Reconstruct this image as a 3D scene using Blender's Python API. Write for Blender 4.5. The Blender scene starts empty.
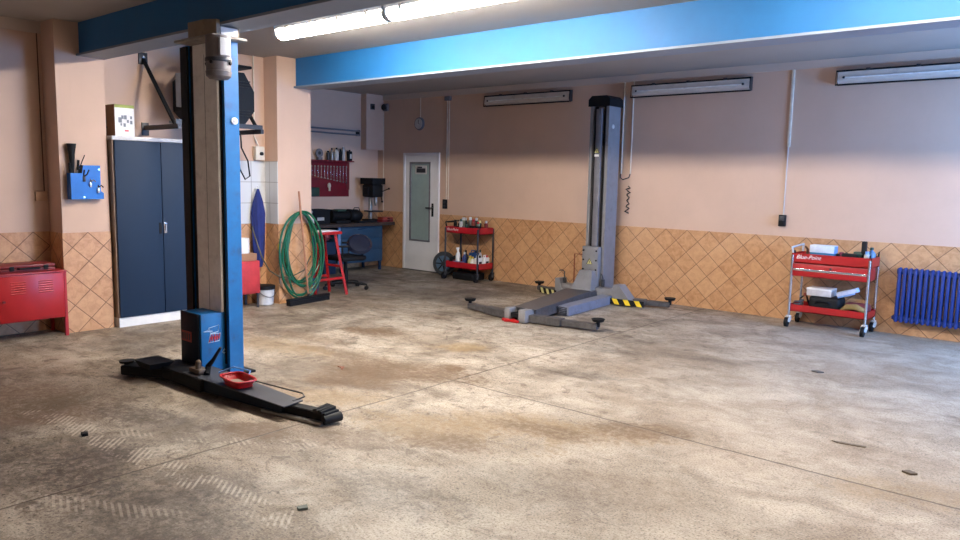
import bpy, bmesh, math, random
from mathutils import Vector, Matrix
random.seed(7)
SC = bpy.context.scene
COL = SC.collection
PI = math.pi

# ------------------------------------------------------------------ colours and materials
def lin(c):
    return tuple((v/255/12.92 if v/255 <= .04045 else ((v/255+.055)/1.055)**2.4) for v in c)

def nmat(name):
    m = bpy.data.materials.new(name); m.use_nodes = True
    nt = m.node_tree; nt.nodes.clear()
    out = nt.nodes.new('ShaderNodeOutputMaterial')
    b = nt.nodes.new('ShaderNodeBsdfPrincipled')
    nt.links.new(b.outputs[0], out.inputs[0])
    return m, nt, b

class NT:
    """small helper to write node maths"""
    def __init__(s, nt): s.nt = nt
    def n(s, t, **k):
        x = s.nt.nodes.new(t)
        for a, v in k.items(): setattr(x, a, v)
        return x
    def put(s, sock, v):
        if hasattr(v, 'is_output'): s.nt.links.new(v, sock)
        else: sock.default_value = v
    def m(s, op, a, b=0.0, c=None):
        x = s.n('ShaderNodeMath', operation=op)
        s.put(x.inputs[0], a); s.put(x.inputs[1], b)
        if c is not None: s.put(x.inputs[2], c)
        return x.outputs[0]
    def step(s, v, a, b):                                   # smooth 0..1 between a and b
        x = s.n('ShaderNodeMapRange', interpolation_type='SMOOTHSTEP')
        s.put(x.inputs[0], v); x.inputs[1].default_value = a; x.inputs[2].default_value = b
        return x.outputs[0]
    def noise(s, vec, scale, detail=4, rough=.6, dist=0.0):
        x = s.n('ShaderNodeTexNoise'); s.nt.links.new(vec, x.inputs['Vector'])
        x.inputs['Scale'].default_value = scale; x.inputs['Detail'].default_value = detail
        x.inputs['Roughness'].default_value = rough; x.inputs['Distortion'].default_value = dist
        return x.outputs[0]
    def mix(s, f, a, b, mode='MIX'):
        x = s.n('ShaderNodeMix', data_type='RGBA', blend_type=mode)
        s.put(x.inputs[0], f)
        for sock, v in ((x.inputs[6], a), (x.inputs[7], b)):
            if hasattr(v, 'is_output'): s.nt.links.new(v, sock)
            else: sock.default_value = (*v[:3], 1)
        return x.outputs[2]
    def scalevec(s, vec, sc):
        x = s.n('ShaderNodeMapping'); s.nt.links.new(vec, x.inputs[0]); x.inputs['Scale'].default_value = sc
        return x.outputs[0]

MC = {}
def mat(name, rgb, rough=.5, metal=0.0, var=.12, scale=9.0, dirt=0.0, bump=0.0, coat=0.0, trans=0.0, spec=.5):
    """painted / plastic / metal surface with procedural wear"""
    if name in MC: return MC[name]
    m, nt, b = nmat(name); h = NT(nt)
    tc = h.n('ShaderNodeTexCoord').outputs['Object']
    c = lin(rgb)
    n1 = h.noise(tc, scale, 5, .65)
    col = h.mix(h.step(n1, .3, .7), [v*(1-var) for v in c], [min(1, v*(1+var)) for v in c])
    if dirt:
        n2 = h.noise(tc, scale*1.7, 6, .7)
        col = h.mix(h.m('MULTIPLY', h.step(n2, .5, .72), dirt), col, lin((58, 47, 38)))
    nt.links.new(col, b.inputs['Base Color'])
    b.inputs['Metallic'].default_value = metal
    r = h.m('ADD', h.m('MULTIPLY', n1, .2), rough-.1)
    nt.links.new(r, b.inputs['Roughness'])
    b.inputs['Specular IOR Level'].default_value = spec
    if coat: b.inputs['Coat Weight'].default_value = coat
    if trans: b.inputs['Transmission Weight'].default_value = trans
    if bump:
        bp = h.n('ShaderNodeBump'); bp.inputs['Strength'].default_value = bump; bp.inputs['Distance'].default_value = .01
        nt.links.new(h.noise(tc, scale*6, 4, .6), bp.inputs['Height']); nt.links.new(bp.outputs[0], b.inputs['Normal'])
    MC[name] = m
    return m

def wall_paint(name, rgb, stain=.10):
    m, nt, b = nmat(name); h = NT(nt)
    tc = h.n('ShaderNodeTexCoord').outputs['Object']
    c = lin(rgb)
    n = h.noise(tc, 1.1, 6, .6)
    col = h.mix(h.step(n, .3, .75), c, [v*(1-stain) for v in c])
    n2 = h.noise(h.scalevec(tc, (3, 3, .7)), 2.5, 6, .7)
    col = h.mix(h.m('MULTIPLY', h.step(n2, .58, .8), .22), col, [v*.72 for v in c])
    nt.links.new(col, b.inputs['Base Color']); b.inputs['Roughness'].default_value = .75
    bp = h.n('ShaderNodeBump'); bp.inputs['Strength'].default_value = .12; bp.inputs['Distance'].default_value = .004
    nt.links.new(h.noise(tc, 160, 3, .6), bp.inputs['Height']); nt.links.new(bp.outputs[0], b.inputs['Normal'])
    return m

def tile_mat(name, axis, u0, d=.305, ztop=1.02, dz=.297):
    """square terracotta tiles set on the diagonal; apex of a diamond at (u0, ztop)"""
    m, nt, b = nmat(name); h = NT(nt)
    tc = h.n('ShaderNodeTexCoord').outputs['Object']
    sp = h.n('ShaderNodeSeparateXYZ'); nt.links.new(tc, sp.inputs[0])
    u = h.m('DIVIDE', h.m('SUBTRACT', sp.outputs[axis], u0), d)
    v = h.m('DIVIDE', h.m('SUBTRACT', sp.outputs[2], ztop), dz)
    p, q = h.m('ADD', u, v), h.m('SUBTRACT', u, v)
    def edge(x):
        f = h.m('FRACT', x); return h.m('MINIMUM', f, h.m('SUBTRACT', 1.0, f))
    g = h.m('MINIMUM', edge(p), edge(q))
    grout = h.m('SUBTRACT', 1.0, h.step(g, .010, .022))
    cell = h.n('ShaderNodeCombineXYZ'); nt.links.new(h.m('FLOOR', p), cell.inputs[0]); nt.links.new(h.m('FLOOR', q), cell.inputs[1])
    wn = h.n('ShaderNodeTexWhiteNoise'); nt.links.new(cell.outputs[0], wn.inputs['Vector'])
    n = h.noise(tc, 14, 6, .7, .6)
    c1, c2, c3 = lin((202, 154, 110)), lin((174, 124, 82)), lin((212, 168, 126))
    col = h.mix(h.step(n, .35, .68), c1, c2)
    col = h.mix(h.m('MULTIPLY', wn.outputs[0], .5), col, c3)
    n2 = h.noise(tc, 60, 3, .6)
    col = h.mix(h.m('MULTIPLY', h.step(n2, .55, .8), .3), col, lin((160, 110, 68)))
    col = h.mix(h.m('MULTIPLY', grout, .85), col, lin((92, 62, 40)))
    nt.links.new(col, b.inputs['Base Color']); b.inputs['Roughness'].default_value = .42
    bp = h.n('ShaderNodeBump'); bp.inputs['Strength'].default_value = .5; bp.inputs['Distance'].default_value = .004
    nt.links.new(h.step(g, .008, .035), bp.inputs['Height']); nt.links.new(bp.outputs[0], b.inputs['Normal'])
    return m

def floor_mat():
    m, nt, b = nmat('stained_concrete'); h = NT(nt)
    tc = h.n('ShaderNodeTexCoord').outputs['Object']
    sp = h.n('ShaderNodeSeparateXYZ'); nt.links.new(tc, sp.inputs[0]); X, Y = sp.outputs[0], sp.outputs[1]
    big = h.noise(tc, .55, 5, .6, .4); mid = h.noise(tc, 2.2, 7, .68, .5); fine = h.noise(tc, 16, 8, .75); grit = h.noise(tc, 85, 4, .7)
    streak = h.noise(h.scalevec(tc, (1.0, 2.4, 1)), 1.8, 7, .7, .8)
    c_a, c_b, c_d = lin((182, 170, 154)), lin((150, 137, 121)), lin((88, 73, 58))
    used = h.m('ADD', .42, h.m('MULTIPLY', h.step(X, -1.6, -4.6), .58))
    col = h.mix(h.step(mid, .34, .66), c_a, c_b)
    col = h.mix(h.m('MULTIPLY', h.step(big, .46, .66), .5), col, lin((128, 108, 88)))
    col = h.mix(h.m('MULTIPLY', h.m('MULTIPLY', h.step(streak, .47, .68), .75), used), col, c_d)
    col = h.mix(h.m('MULTIPLY', h.step(h.noise(h.scalevec(tc, (1, 1.6, 1)), 4.2, 8, .75, .3), .53, .70), h.m('MULTIPLY', used, .6)), col, lin((98, 82, 66)))
    col = h.mix(h.m('MULTIPLY', h.step(fine, .53, .68), h.m('MULTIPLY', used, .65)), col, c_d)
    col = h.mix(h.m('MULTIPLY', h.step(grit, .52, .64), .7), col, lin((56, 45, 36)))
    col = h.mix(h.m('MULTIPLY', h.step(grit, .46, .32), .40), col, lin((214, 202, 188)))
    col = h.mix(h.m('MULTIPLY', h.step(fine, .44, .30), .35), col, lin((206, 194, 180)))
    spots = h.noise(tc, 7.5, 6, .62, 1.2)
    col = h.mix(h.m('MULTIPLY', h.step(spots, .57, .66), h.m('MULTIPLY', used, .75)), col, lin((84, 68, 54)))
    dots = h.noise(tc, 34, 3, .6, .5)
    col = h.mix(h.m('MULTIPLY', h.step(dots, .61, .67), h.m('MULTIPLY', used, .85)), col, lin((52, 44, 38)))
    # trodden-in dirt in noise patches; extra darkening to the left paints in dimmer light
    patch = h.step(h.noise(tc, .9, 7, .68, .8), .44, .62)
    grime_shade = h.m('MULTIPLY', patch, h.m('ADD', .12, h.m('MULTIPLY', h.step(X, -2.5, -4.5), .45)))
    col = h.mix(grime_shade, col, lin((74, 62, 50)))
    def blob(x, y, rx, ry, rot=0.0, soft=.6):
        ca, sa = math.cos(rot), math.sin(rot)
        dx, dy = h.m('SUBTRACT', X, x), h.m('SUBTRACT', Y, y)
        a = h.m('DIVIDE', h.m('ADD', h.m('MULTIPLY', dx, ca), h.m('MULTIPLY', dy, sa)), rx)
        c = h.m('DIVIDE', h.m('SUBTRACT', h.m('MULTIPLY', dy, ca), h.m('MULTIPLY', dx, sa)), ry)
        r = h.m('SQRT', h.m('ADD', h.m('MULTIPLY', a, a), h.m('MULTIPLY', c, c)))
        r = h.m('ADD', r, h.m('MULTIPLY', h.m('SUBTRACT', mid, .5), 2.6))
        r = h.m('ADD', r, h.m('MULTIPLY', h.m('SUBTRACT', fine, .5), 2.2))
        return h.m('MULTIPLY', h.step(r, 1.15, 1.15-soft), spk)
    brown, ochre, dark = lin((98, 78, 58)), lin((132, 110, 80)), lin((66, 55, 47))
    spk = h.m('ADD', .5, h.m('MULTIPLY', h.step(h.noise(tc, 22, 7, .78), .40, .58), .6))
    for (x, y, rx, ry, rot, c, k) in (
        (-5.9, 5.28, .38, .22, .3, brown, .75), (-4.75, 5.35, .35, .22, .6, ochre, .7), (-4.30, 4.72, .16, .12, 0, brown, .8),
        (-4.55, 4.35, .95, .32, .35, brown, .7), (-4.6, 3.9, .5, .3, .2, brown, .65), (-5.3, 4.4, .5, .15, .2, brown, .5), (-2.85, 3.95, .9, .28, .5, ochre, .55), (-2.75, 3.95, .45, .14, .3, brown, .5),
        (-2.35, 4.35, .38, .2, .5, brown, .55), (-3.3, 3.45, .7, .3, .2, ochre, .55), (-3.0, 3.35, .3, .2, .2, brown, .5),
        (-4.05, 2.65, .30, .20, .3, brown, .8), (-1.9, 3.45, .55, .3, .3, brown, .3), (-2.3, 3.1, .6, .25, .1, dark, .2),
        (-5.6, 7.6, .5, .22, .4, brown, .5), (-6.6, 7.3, .4, .2, .2, dark, .45), (-6.9, 8.2, .5, .25, .2, dark, .55),
        (-6.1, 6.3, .3, .14, .2, brown, .5), (-7.5, 7.6, 1.0, .4, .3, dark, .35), (-4.3, 7.6, .35, .2, .4, dark, .35),
        (-5.7, 1.9, .8, .5, .3, brown, .6), (-4.9, 2.3, .5, .18, .3, dark, .45), (-4.5, 1.5, .8, .4, .2, dark, .5), (-4.2, 1.7, .4, .3, 0, dark, .5), (-3.3, 1.6, .6, .35, .3, dark, .5), (-3.7, 2.0, .5, .2, .2, dark, .4),
        (-6.3, 4.1, .9, .25, .1, ochre, .4), (-6.9, 3.1, .6, .25, .1, dark, .4), (-4.35, 3.45, .5, .2, .5, ochre, .5), (-3.6, 2.95, .4, .2, .3, brown, .45), (-2.75, 2.6, .5, .25, .3, dark, .35), (-6.2, 4.6, .5, .15, .1, brown, .45), (-3.4, 5.3, .5, .12, .3, dark, .4), (-2.9, 6.6, .5, .15, .2, dark, .3), (-3.6, 6.3, .4, .12, .2, dark, .3), (-.9, 5.0, .5, .2, .2, brown, .3), (-.6, 4.5, .6, .25, .4, ochre, .4)):
        col = h.mix(h.m('MINIMUM', h.m('MULTIPLY', blob(x, y, rx, ry, rot), k*1.35), .92), col, c)
    # dried herringbone tyre prints
    def track(x0, y0, x1, y1, w, k):
        L = math.hypot(x1-x0, y1-y0); ux, uy = (x1-x0)/L, (y1-y0)/L
        dx, dy = h.m('SUBTRACT', X, x0), h.m('SUBTRACT', Y, y0)
        s = h.m('ADD', h.m('MULTIPLY', dx, ux), h.m('MULTIPLY', dy, uy))
        t = h.m('SUBTRACT', h.m('MULTIPLY', dy, ux), h.m('MULTIPLY', dx, uy))
        at = h.m('ABSOLUTE', t)
        rib = h.m('SINE', h.m('ADD', h.m('MULTIPLY', s, 150), h.m('MULTIPLY', t, 130)))
        f = h.m('MULTIPLY', h.step(rib, -.2, .6), h.step(at, w, w*.7))
        f = h.m('MULTIPLY', f, h.m('MULTIPLY', h.step(s, -.02, .1), h.step(s, L, L-.25)))
        return h.m('MULTIPLY', h.m('MULTIPLY', f, h.step(h.noise(tc, 6, 6, .7), .54, .44)), k)
    for a in ((-5.6, 1.84, -2.6, 2.04, .11, .55), (-4.75, 2.02, -3.5, 2.75, .08, .38), (-4.05, 2.5, -2.7, 3.35, .06, .3), (-4.1, 1.25, -3.2, 1.75, .08, .3), (-3.1, 1.9, -2.3, 2.3, .09, .35)):
        col = h.mix(track(*a), col, lin((196, 184, 168)))
    # saw cut joints, wandering a little
    wob = h.m('MULTIPLY', h.m('SUBTRACT', h.noise(tc, 1.3, 5, .7), .5), .05)
    def joint(c, at, w=.007):
        d = h.m('ABSOLUTE', h.m('ADD', h.m('SUBTRACT', c, at), wob)); return h.step(d, w*1.8, w*.6)
    j = h.m('MAXIMUM', joint(X, -4.0), h.m('MULTIPLY', joint(Y, 4.43), h.m('ADD', .35, h.m('MULTIPLY', h.step(X, -4.2, -3.9), .65))))
    col = h.mix(h.m('MULTIPLY', j, .75), col, lin((62, 50, 42)))
    nt.links.new(col, b.inputs['Base Color'])
    rg = h.m('ADD', .40, h.m('MULTIPLY', h.step(mid, .3, .7), .28))
    nt.links.new(rg, b.inputs['Roughness'])
    b.inputs['Specular IOR Level'].default_value = .4
    hgt = h.m('SUBTRACT', h.m('ADD', h.m('MULTIPLY', fine, .6), h.m('MULTIPLY', grit, .3)), h.m('MULTIPLY', j, .8))
    bp = h.n('ShaderNodeBump'); bp.inputs['Strength'].default_value = .45; bp.inputs['Distance'].default_value = .006
    nt.links.new(hgt, bp.inputs['Height']); nt.links.new(bp.outputs[0], b.inputs['Normal'])
    return m

def emit(name, rgb, s):
    m, nt, b = nmat(name)
    b.inputs['Base Color'].default_value = (.8, .8, .8, 1)
    b.inputs['Emission Color'].default_value = (*lin(rgb), 1); b.inputs['Emission Strength'].default_value = s
    return m

# ------------------------------------------------------------------ mesh builder (world coordinates)
class B:
    def __init__(s): s.bm = bmesh.new(); s.mi = 0
    def _tag(s, n0):
        for f in s.bm.faces[n0:] if False else list(s.bm.faces)[n0:]: f.material_index = s.mi
    def box(s, x0, x1, y0, y1, z0, z1, bev=0.0, seg=2, rot=None, piv=None):
        n0 = len(s.bm.faces)
        c = Vector(((x0+x1)/2, (y0+y1)/2, (z0+z1)/2))
        r = bmesh.ops.create_cube(s.bm, size=1, matrix=Matrix.Translation(c) @ Matrix.Diagonal((abs(x1-x0), abs(y1-y0), abs(z1-z0), 1)))
        vs = r['verts']
        if bev:
            es = list({e for v in vs for e in v.link_edges})
            r2 = bmesh.ops.bevel(s.bm, geom=es, offset=bev, segments=seg, affect='EDGES', profile=.5)
            vs = list({v for f in r2['faces'] for v in f.verts} | {v for v in vs if v.is_valid})
        if rot is not None:
            M = Matrix.Translation(piv or c) @ rot.to_4x4() @ Matrix.Translation(-(Vector(piv) if piv else c))
            bmesh.ops.transform(s.bm, matrix=M, verts=vs)
        s._tag(n0); return s
    def cyl(s, p0, p1, r0, r1=None, n=18, cap=True):
        n0 = len(s.bm.faces)
        p0, p1 = Vector(p0), Vector(p1); r1 = r0 if r1 is None else r1
        d = (p1-p0); q = d.to_track_quat('Z', 'Y').to_matrix()
        a, b_ = [], []
        for i in range(n):
            t = 2*PI*i/n; o = Vector((math.cos(t), math.sin(t), 0))
            a.append(s.bm.verts.new(p0+q @ (o*r0))); b_.append(s.bm.verts.new(p1+q @ (o*r1)))
        for i in range(n):
            k = (i+1) % n; s.bm.faces.new((a[i], a[k], b_[k], b_[i]))
        if cap: s.bm.faces.new(a[::-1]); s.bm.faces.new(b_)
        s._tag(n0); return s
    def tube(s, pts, r, n=8, closed=False):
        n0 = len(s.bm.faces)
        P = [Vector(p) for p in pts]; N = len(P); rings = []
        up = None
        for i in range(N):
            a = P[(i-1) % N] if closed or i > 0 else P[i]; c = P[(i+1) % N] if closed or i < N-1 else P[i]
            t = (c-a).normalized()
            if up is None: up = t.orthogonal().normalized()
            up = (up - t*up.dot(t)); up = up.normalized() if up.length > 1e-6 else t.orthogonal().normalized()
            w = t.cross(up)
            rr = r[i] if isinstance(r, (list, tuple)) else r
            rings.append([s.bm.verts.new(P[i]+(up*math.cos(2*PI*k/n)+w*math.sin(2*PI*k/n))*rr) for k in range(n)])
        for i in range(N if closed else N-1):
            A, C = rings[i], rings[(i+1) % N]
            for k in range(n): s.bm.faces.new((A[k], A[(k+1) % n], C[(k+1) % n], C[k]))
        if not closed: s.bm.faces.new(rings[0][::-1]); s.bm.faces.new(rings[-1])
        s._tag(n0); return s
    def lathe(s, c, prof, n=24, axis=(0, 0, 1), sx=1.0, sy=1.0, wave=None):
        n0 = len(s.bm.faces); c = Vector(c); q = Vector(axis).to_track_quat('Z', 'Y').to_matrix(); rings = []
        for j, (r, z) in enumerate(prof):
            ring = []
            for i in range(n):
                t = 2*PI*i/n; k = 1+(wave(t, j/(len(prof)-1)) if wave else 0)
                ring.append(s.bm.verts.new(c+q @ Vector((math.cos(t)*r*sx*k, math.sin(t)*r*sy*k, z))))
            rings.append(ring)
        for A, C in zip(rings, rings[1:]):
            for i in range(n): s.bm.faces.new((A[i], A[(i+1) % n], C[(i+1) % n], C[i]))
        s.bm.faces.new(rings[0][::-1]); s.bm.faces.new(rings[-1])
        s._tag(n0); return s
    def prism(s, poly, axis, a, b_):
        """poly: 2D outline in the other two axes (x: y,z / y: x,z / z: x,y), extruded from a to b_"""
        n0 = len(s.bm.faces)
        def P(u, v, w): return {'x': (w, u, v), 'y': (u, w, v), 'z': (u, v, w)}[axis]
        A = [s.bm.verts.new(P(u, v, a)) for u, v in poly]; C = [s.bm.verts.new(P(u, v, b_)) for u, v in poly]
        s.bm.faces.new(A[::-1]); s.bm.faces.new(C)
        for i in range(len(poly)):
            k = (i+1) % len(poly); s.bm.faces.new((A[i], A[k], C[k], C[i]))
        s._tag(n0); return s
    def hexa(s, bot, top):
        """four bottom and four top corners"""
        n0 = len(s.bm.faces)
        a = [s.bm.verts.new(p) for p in bot]; c = [s.bm.verts.new(p) for p in top]
        s.bm.faces.new(a[::-1]); s.bm.faces.new(c)
        for i in range(4): s.bm.faces.new((a[i], a[(i+1) % 4], c[(i+1) % 4], c[i]))
        s._tag(n0); return s
    def bar(s, p0, p1, w, h_, bev=0.0):
        """rectangular bar along p0-p1, w sideways, h_ upward"""
        p0, p1 = Vector(p0), Vector(p1); d = p1-p0; L = d.length; n0 = len(s.bm.faces)
        d.normalize(); side = d.cross(Vector((0, 0, 1))); side = side.normalized() if side.length > 1e-5 else Vector((1, 0, 0)); up = side.cross(d)
        M = Matrix((( side.x, d.x, up.x), (side.y, d.y, up.y), (side.z, d.z, up.z)))
        s.box(-w/2, w/2, 0, L, -h_/2, h_/2, bev) if False else None
        r = bmesh.ops.create_cube(s.bm, size=1, matrix=Matrix.Diagonal((w, L, h_, 1)))
        vs = r['verts']
        if bev:
            r2 = bmesh.ops.bevel(s.bm, geom=list({e for v in vs for e in v.link_edges}), offset=bev, segments=2, affect='EDGES')
            vs = list({v for f in r2['faces'] for v in f.verts} | {v for v in vs if v.is_valid})
        bmesh.ops.transform(s.bm, matrix=Matrix.Translation((p0+p1)/2) @ M.to_4x4(), verts=vs)
        s._tag(n0); return s
    def ball(s, c, rx, ry=None, rz=None, u=16, v=10):
        n0 = len(s.bm.faces); ry = rx if ry is None else ry; rz = rx if rz is None else rz
        bmesh.ops.create_uvsphere(s.bm, u_segments=u, v_segments=v, radius=1, matrix=Matrix.Translation(c) @ Matrix.Diagonal((rx, ry, rz, 1)))
        s._tag(n0); return s
    def noise(s, amt, seed=0):
        rnd = random.Random(seed)
        for v in s.bm.verts: v.co += Vector((rnd.uniform(-amt, amt), rnd.uniform(-amt, amt), rnd.uniform(-amt, amt)))
        return s
    def each(s, name, m, parent):
        """every connected piece becomes a part of its own"""
        left = set(s.bm.verts); out = []
        while left:
            st = [next(iter(left))]; comp = set(st)
            while st:
                v = st.pop()
                for e in v.link_edges:
                    o = e.other_vert(v)
                    if o not in comp: comp.add(o); st.append(o)
            left -= comp
            nb = B(); mp = {v: nb.bm.verts.new(v.co) for v in comp}
            for f in {f for v in comp for f in v.link_faces}: nb.bm.faces.new([mp[v] for v in f.verts])
            out.append(nb.build(name, m, parent))
        s.bm.free(); return out
    def build(s, name, m, parent=None, at=None, smooth=True):
        bmesh.ops.recalc_face_normals(s.bm, faces=s.bm.faces[:])
        off = Vector((0, 0, 0))
        if parent is not None:
            p = parent
            while p is not None: off += Vector(p.location); p = p.parent
        if at is not None: off += Vector(at) if parent is None else Vector((0, 0, 0))
        bmesh.ops.translate(s.bm, verts=s.bm.verts[:], vec=-off)
        me = bpy.data.meshes.new(name); s.bm.to_mesh(me); s.bm.free()
        for x in (m if isinstance(m, (list, tuple)) else [m]): me.materials.append(x)
        if smooth:
            me.polygons.foreach_set('use_smooth', [True]*len(me.polygons)); me.set_sharp_from_angle(angle=math.radians(38))
        o = bpy.data.objects.new(name, me); COL.objects.link(o)
        if parent is not None: o.parent = parent
        elif at is not None: o.location = at
        return o

def tag(o, label, cat, group=None):
    o['label'] = label; o['category'] = cat
    if group: o['group'] = group
    return o
def thing(name, label, cat, loc, rotz=0.0, group=None):
    o = bpy.data.objects.new(name, None); COL.objects.link(o); o.empty_display_size = .1
    o.location = loc; o.rotation_euler = (0, 0, rotz)
    return tag(o, label, cat, group)
def solo(b, name, m, label, cat, at, rotz=0.0, group=None):
    o = b.build(name, m, at=at); o.rotation_euler = (0, 0, rotz)
    return tag(o, label, cat, group)
def struct(b, name, m, smooth=False):
    o = b.build(name, m, smooth=smooth); o['kind'] = 'structure'; return o
def dup(root, loc, label, group=None, rotz=None):
    r = root.copy(); COL.objects.link(r); r.location = loc
    if rotz is not None: r.rotation_euler = (0, 0, rotz)
    r['label'] = label
    if group: r['group'] = group
    for ch in list(root.children):
        c = ch.copy(); COL.objects.link(c); c.parent = r
        for g in ch.children:
            d = g.copy(); COL.objects.link(d); d.parent = c
    return r
def text_mesh(txt, size, shear=0.0, bold=0.0, extrude=.001):
    cu = bpy.data.curves.new('t', 'FONT'); cu.body = txt; cu.size = size; cu.shear = shear; cu.offset = bold; cu.extrude = extrude
    cu.align_x = 'LEFT'; o = bpy.data.objects.new('t', cu); COL.objects.link(o)
    bpy.context.view_layer.update()
    me = bpy.data.meshes.new_from_object(o.evaluated_get(bpy.context.evaluated_depsgraph_get()))
    bpy.data.objects.remove(o); bpy.data.curves.remove(cu)
    return me
def lettering(name, txt, size, m, parent, pos, right, up, **k):
    """flat letters at world pos, reading along right, standing along up"""
    me = text_mesh(txt, size, **k); me.materials.clear(); me.materials.append(m)
    r, u = Vector(right).normalized(), Vector(up).normalized(); n = r.cross(u)
    M = Matrix(((r.x, u.x, n.x), (r.y, u.y, n.y), (r.z, u.z, n.z))).to_4x4()
    off = Vector((0, 0, 0)); p = parent
    while p is not None: off += Vector(p.location); p = p.parent
    me.transform(Matrix.Translation(Vector(pos)-off) @ M)
    o = bpy.data.objects.new(name, me); COL.objects.link(o); o.parent = parent
    return o

# ------------------------------------------------------------------ palette
PEACH = wall_paint('peach_wall_paint', (210, 178, 157))
CEIL = wall_paint('grey_ceiling_paint', (158, 152, 146), .06)
BAND = wall_paint('grey_cornice_paint', (196, 180, 168), .06)
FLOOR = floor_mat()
TILE_B = tile_mat('tiles_back_wall', 0, -1.262)
TILE_P = tile_mat('tiles_pillar', 1, 3.225)
TILE_L = tile_mat('tiles_left_wall', 1, 2.83)
TILE_S = tile_mat('tiles_pillar_side', 0, -8.12)
BLUE = mat('lift_blue_paint', (2, 100, 160), .45, 0, .10, 5, .35)
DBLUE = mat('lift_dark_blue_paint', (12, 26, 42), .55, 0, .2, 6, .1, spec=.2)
BEAMB = mat('beam_blue_paint', (28, 104, 162), .6, 0, .06, 3)
BEAMU = mat('beam_underside_grey', (128, 140, 156), .55, 0, .06, 3)
BLACK = mat('black_rubber', (20, 20, 22), .6, spec=.25)
BLACKM = mat('black_steel', (18, 19, 22), .6, 0, .2, 12, .1, spec=.2)
DKGREY = mat('dark_grey_steel', (58, 58, 62), .45, .4, .15, 10, .2)
GREY = mat('lift_grey_paint', (124, 122, 124), .45, 0, .08, 6, .2)
GREYD = mat('lift_worn_grey', (76, 73, 74), .5, .1, .3, 14, .6)
LGREY = mat('light_grey_plastic', (190, 188, 186), .5)
WHITE = mat('white_plastic', (232, 230, 226), .45, 0, .04)
CHROME = mat('chrome_steel', (200, 200, 204), .22, .9, .08)
STEEL = mat('dull_steel', (150, 148, 145), .38, .8, .12)
RED = mat('red_enamel', (172, 26, 28), .36, 0, .07, 5)
DKRED = mat('dark_red_plastic', (112, 26, 26), .5)
PEGRED = mat('wine_red_panel', (116, 20, 34), .5)
NAVY = mat('navy_cabinet_enamel', (24, 44, 68), .62, 0, .06, 2, spec=.3)
BENCHB = mat('bench_blue_enamel', (32, 64, 88), .5, 0, .1, 4)
BEIGE = mat('beige_slider_cover', (248, 244, 238), .6, 0, .08, 7, .15, .2)
BROWNB = mat('brown_black_grease', (38, 30, 24), .5, 0, .3, 10, .5)
CARD = mat('brown_cardboard', (150, 112, 84), .8)
RADB = mat('radiator_blue', (6, 42, 112), .5, 0, .06, 4)
YELLOW = mat('signal_yellow', (232, 196, 40), .5)
PALEY = mat('pale_yellow_sticker', (206, 198, 130), .5)
GREEN = mat('hose_green', (12, 88, 60), .42, 0, .15, 20)
WOOD = mat('worn_wood', (168, 116, 88), .6, 0, .2, 12)
DARKWOOD = mat('dark_worktop', (60, 46, 38), .6, 0, .25, 9, .3)
CLOTHB = mat('navy_cloth', (30, 44, 108), .85, 0, .15, 12)
BRIGHTB = mat('bright_blue_steel', (4, 104, 190), .45, 0, .06)
DOORW = mat('door_white', (230, 228, 228), .5, 0, .04, 2)
FROST = mat('frosted_glass', (150, 168, 164), .25, 0, .10, 1.4, 0, 0, .3)
GASKET = mat('grey_gasket', (112, 110, 116), .6)
CREAM = mat('cream_plastic', (216, 204, 186), .5)
TUBEW = mat('unlit_tube_glass', (214, 214, 212), .3)
COVER = mat('clear_lamp_cover', (208, 200, 192), .3, 0, .06, 6)
LAMPF = mat('lamp_dark_edge', (66, 52, 48), .5)
OLIVE = mat('olive_canvas', (140, 116, 70), .8)
LBLUE = mat('light_blue_plastic', (120, 160, 220), .4)
TEAL = mat('teal_card', (24, 110, 150), .6)
DGREEN = mat('dark_green_plastic', (40, 66, 54), .5)

# ------------------------------------------------------------------ the room
H = 3.10
RX = 1.75
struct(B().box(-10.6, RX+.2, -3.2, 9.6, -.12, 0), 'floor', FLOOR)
struct(B().box(-10.6, RX+.2, -3.2, 9.6, H, H+.12), 'ceiling', CEIL)
# back wall with the door opening cut out
DX0, DX1, DZ = -9.74, -8.86, 2.07
w = B().box(-10.6, DX0, 9.38, 9.6, 0, H).box(DX1, RX+.2, 9.38, 9.6, 0, H).box(DX0, DX1, 9.38, 9.6, DZ, H)
struct(w, 'wall_back', PEACH)
struct(B().box(-8.55, -8.33, -3.2, 5.56, 0, H), 'wall_left', PEACH)
struct(B().box(-10.6, -10.44, 6.07, 9.38, 0, H), 'wall_alcove', PEACH)
struct(B().box(-8.33, -8.0, 2.99, 3.455, 0, H), 'pillar', PEACH)
struct(B().box(-10.6, -8.05, 5.56, 6.07, 0, H), 'pillar', PEACH)
struct(B().box(-10.44, -10.29, 8.97, 9.38, 2.12, H), 'trim_1', PEACH)          # boxed-in riser in the alcove corner
struct(B().box(-10.29, RX, 9.355, 9.38, 3.01, H), 'trim_2', BAND)              # cornice band on the back wall
struct(B().box(-8.33, -8.305, -3.2, 2.99, 2.99, H), 'trim_3', BAND)
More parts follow.
